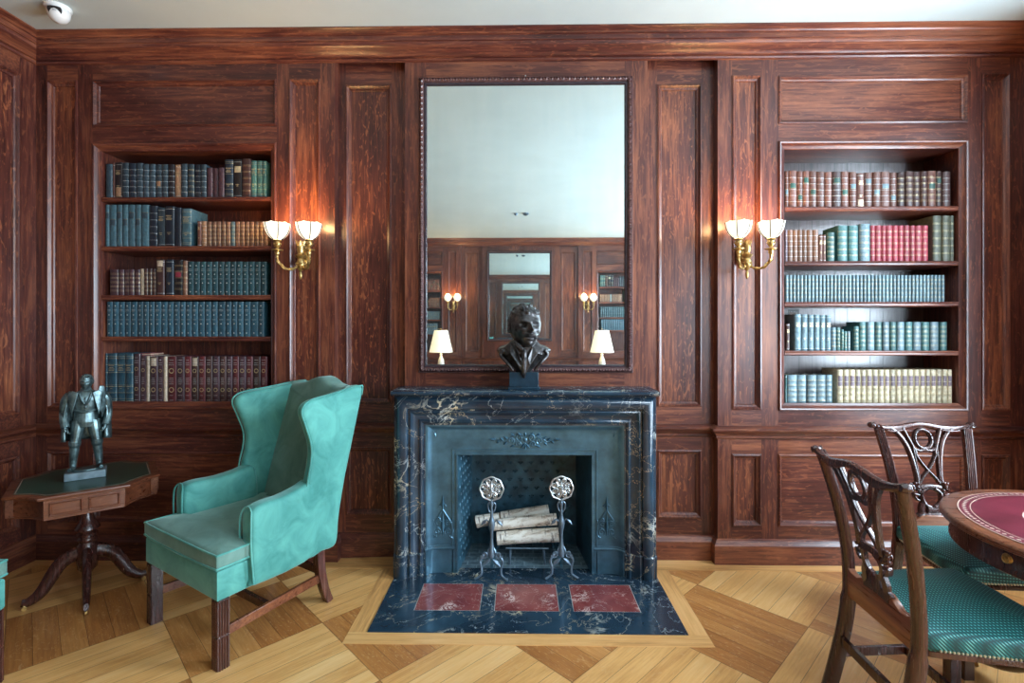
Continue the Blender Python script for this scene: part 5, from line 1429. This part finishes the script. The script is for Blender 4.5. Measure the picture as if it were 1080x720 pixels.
# collar, lapels and a tie modelled in the bronze
for s in (-1, 1):
    def strip(pts, w, d):
        mb.tube(smooth_loop(pts, 6, False), w, 8, flat=(1, d), up=(0, -1, 0))
    # shirt collar, then the broad notched lapel as folded sheets
    mb.prism([(s * .004, .222), (s * .052, .262), (s * .060, .300), (s * .030, .276), (s * .006, .252)], -.090, -.072, 'xz', rnd=.004)
    lap = [(s * .010, .095), (s * .040, .150), (s * .082, .215), (s * .112, .205), (s * .104, .236), (s * .122, .250), (s * .085, .285), (s * .062, .300), (s * .050, .262), (s * .020, .190), (s * -.004, .130)]
    b0 = len(mb.v); mb.prism(lap, -.104, -.082, 'xz', rnd=.005)
    for i in range(b0, len(mb.v)):
        x, y, z = mb.v[i]; mb.v[i] = (x, y + .045 * (abs(x) / .12) ** 2 + .55 * max(0, z - .215) - .10 * max(0, .16 - z) * -3, z)
    mb.tube(smooth_loop([(s * .125, -.045, .235), (s * .142, -.035, .205), (s * .105, -.064, .165), (s * .065, -.060, .115)], 6, False), .010, 8)
mb.tube(smooth_loop([(0, -.074, .246), (.002, -.086, .226), (0, -.090, .18), (-.002, -.085, .12), (0, -.06, .07)], 5, False), [.015, .016, .013, .012, .013, .015, .017, .018, .018, .018, .017, .016, .016, .015, .015, .014, .014, .013, .012, .010, .008], 8)
o = mb.build('bronze_figure', M['bronze_dark'], t, smooth=180); remesh(o, .0026, 0)

# statuette of a standing man with an open coat
t = thing('statuette', 'grey-green bronze statuette of a standing man in an open coat, on the octagonal table', 'statuette', (-2.43, -.435, .6620), radians(37))
mb = MB(); mb.box(-.088, .088, -.058, .058, 0, .040); mb.build('stone_base', M['stone_pale'], t, bevel=.002)
mb = MB(); mb.prism([(.072 * cos(a) * (1 + .06 * sin(3 * a)), .046 * sin(a)) for a in [2 * pi * k / 24 for k in range(24)]], .0402, .050, 'xy', rnd=.004); ground = mb.build('bronze_ground', M['bronze_green'], t)
B = .048; mb = MB()
for s in (-1, 1):
    hipx = s * .030
    mb.tube([(hipx, .002, B + .268), (s * .038, -.004, B + .215), (s * .047, -.010, B + .150)], [.033, .030, .0225], 14)
    mb.tube([(s * .047, -.010, B + .152), (s * .050, -.004, B + .110), (s * .055, .002, B + .060), (s * .057, .004, B + .012)], [.0225, .0225, .0185, .0150], 14)
    mb.tube([(s * .0475, -.010, B + .160), (s * .048, -.009, B + .140), (s * .049, -.006, B + .125)], [.0285, .0275, .022], 14)     # boot cuff
    mb.tube([(s * .056, .012, B + .010), (s * .062, -.018, B + .012), (s * .068, -.044, B + .008)], [.0145, .0130, .0100], 12)
TT = [(.050, .034, .235), (.056, .040, .262), (.052, .038, .295), (.050, .036, .320), (.058, .042, .350), (.066, .044, .385), (.068, .040, .410), (.052, .032, .428), (.022, .022, .440), (.018, .018, .462)]
mb.loft([ell((0, 0, B), a, b, z, 24) for a, b, z in TT], cap0=True, cap1=True)
head(mb, (.002, -.006, B + .484), .042, radians(-8), radians(4), moustache=False, NA=40, NB=30)
mb.tube([(.0, .002, B + .432), (0, -.010, B + .444), (0, -.018, B + .436)], [.026, .024, .014], 12)      # stock at the throat
for s in (-1, 1):
    sh = (s * .066, .004, B + .412); el = (s * .094, .016, B + .320); wr = (s * .086, -.016, B + .238)
    mb.tube(smooth_loop([sh, (s * .086, .008, B + .380), el], 4, False), [.027, .027, .0265, .026, .025, .024, .023, .0225, .022], 12)
    mb.tube(smooth_loop([el, (s * .094, .002, B + .280), wr], 4, False), [.022, .0215, .021, .0205, .020, .020, .020, .0205, .021], 12)
    h0 = Vector(wr); d = Vector((-s * .25, -.35, -1)).normalized()
    mb.tube([h0, h0 + d * .012, h0 + d * .024], [.0100, .0120, .0105], 10, flat=(1, .7))
    for k in range(4):
        base = h0 + d * .022 + Vector((-s * .002, -.0085 + .0058 * k, 0)); L = (.017, .020, .019, .014)[k]
        mb.tube([base, base + (d + Vector((-s * .3, 0, 0))).normalized() * L * .55, base + (d + Vector((-s * .9, 0, .1))).normalized() * L], [.0034, .0032, .0026], 6)
    tb = h0 + d * .008 + Vector((-s * .004, -.008, 0)); mb.tube([tb, tb + Vector((-s * .006, -.008, -.006)), tb + Vector((-s * .008, -.011, -.015))], [.0038, .0036, .0028], 6)
# waistcoat folds, buttons and sash
mb.tube(smooth_loop([(-.05, -.022, B + .33), (-.02, -.040, B + .322), (.02, -.040, B + .322), (.05, -.022, B + .33)], 4, False), .006, 6)
for z in (.345, .362, .379, .396): blob(mb, (0, -.043, B + z), .004, .004)
for s in (-1, 1): mb.tube(smooth_loop([(s * .026, -.034, B + .425), (s * .018, -.042, B + .395), (s * .004, -.044, B + .365)], 4, False), .005, 6)
o = mb.build('bronze_man', M['bronze_green'], t, smooth=180); remesh(o, .0016, 0)
mb = MB(); rings = []; NZ = 16
for i in range(NZ + 1):
    u = i / NZ; z = B + .425 - u * .262; ring = []
    a_ = .074 + .030 * min(1, u * 2.2) + .004 * u; b_ = .036 + .020 * u
    open_ = radians(62 - 14 * u)
    for k in range(29):
        v = k / 28; ang = -pi / 2 + open_ + (2 * pi - 2 * open_) * v
        f = 1 + .05 * u * sin(v * 34) + .02 * sin(v * 15 + u * 6)
        ring.append((a_ * cos(ang) * f, .012 + b_ * sin(ang) * f + .004 * sin(u * 9 + v * 8), z + .012 * (abs(v - .5) * 2) ** 3 * (1 - u) - .010 * u * sin(v * pi)))
    rings.append(ring)
mb.loft(rings, closed=False); o = mb.build('coat', M['bronze_green'], t, smooth=180, fixn=False)
q = o.modifiers.new('Solid', 'SOLIDIFY'); q.thickness = .006; q.offset = 0
mb = MB()
for s in (-1, 1):
    mb.prism([(s * .030, B + .428), (s * .056, B + .440), (s * .076, B + .420), (s * .072, B + .37), (s * .058, B + .300), (s * .050, B + .340)], -.046, -.034, 'xz', rnd=.003)
mb.prism([(.052, B + .40), (.060, B + .462), (.080, B + .458), (.090, B + .40), (.086, B + .33), (.070, B + .28)], -.040, -.028, 'xz', rnd=.003)
mb.v = [(x, y - (.0 if abs(x) < .05 else -.018 * (abs(x) - .05) / .03), z) for x, y, z in mb.v]
mb.build('lapels', M['bronze_green'], t, smooth=50)
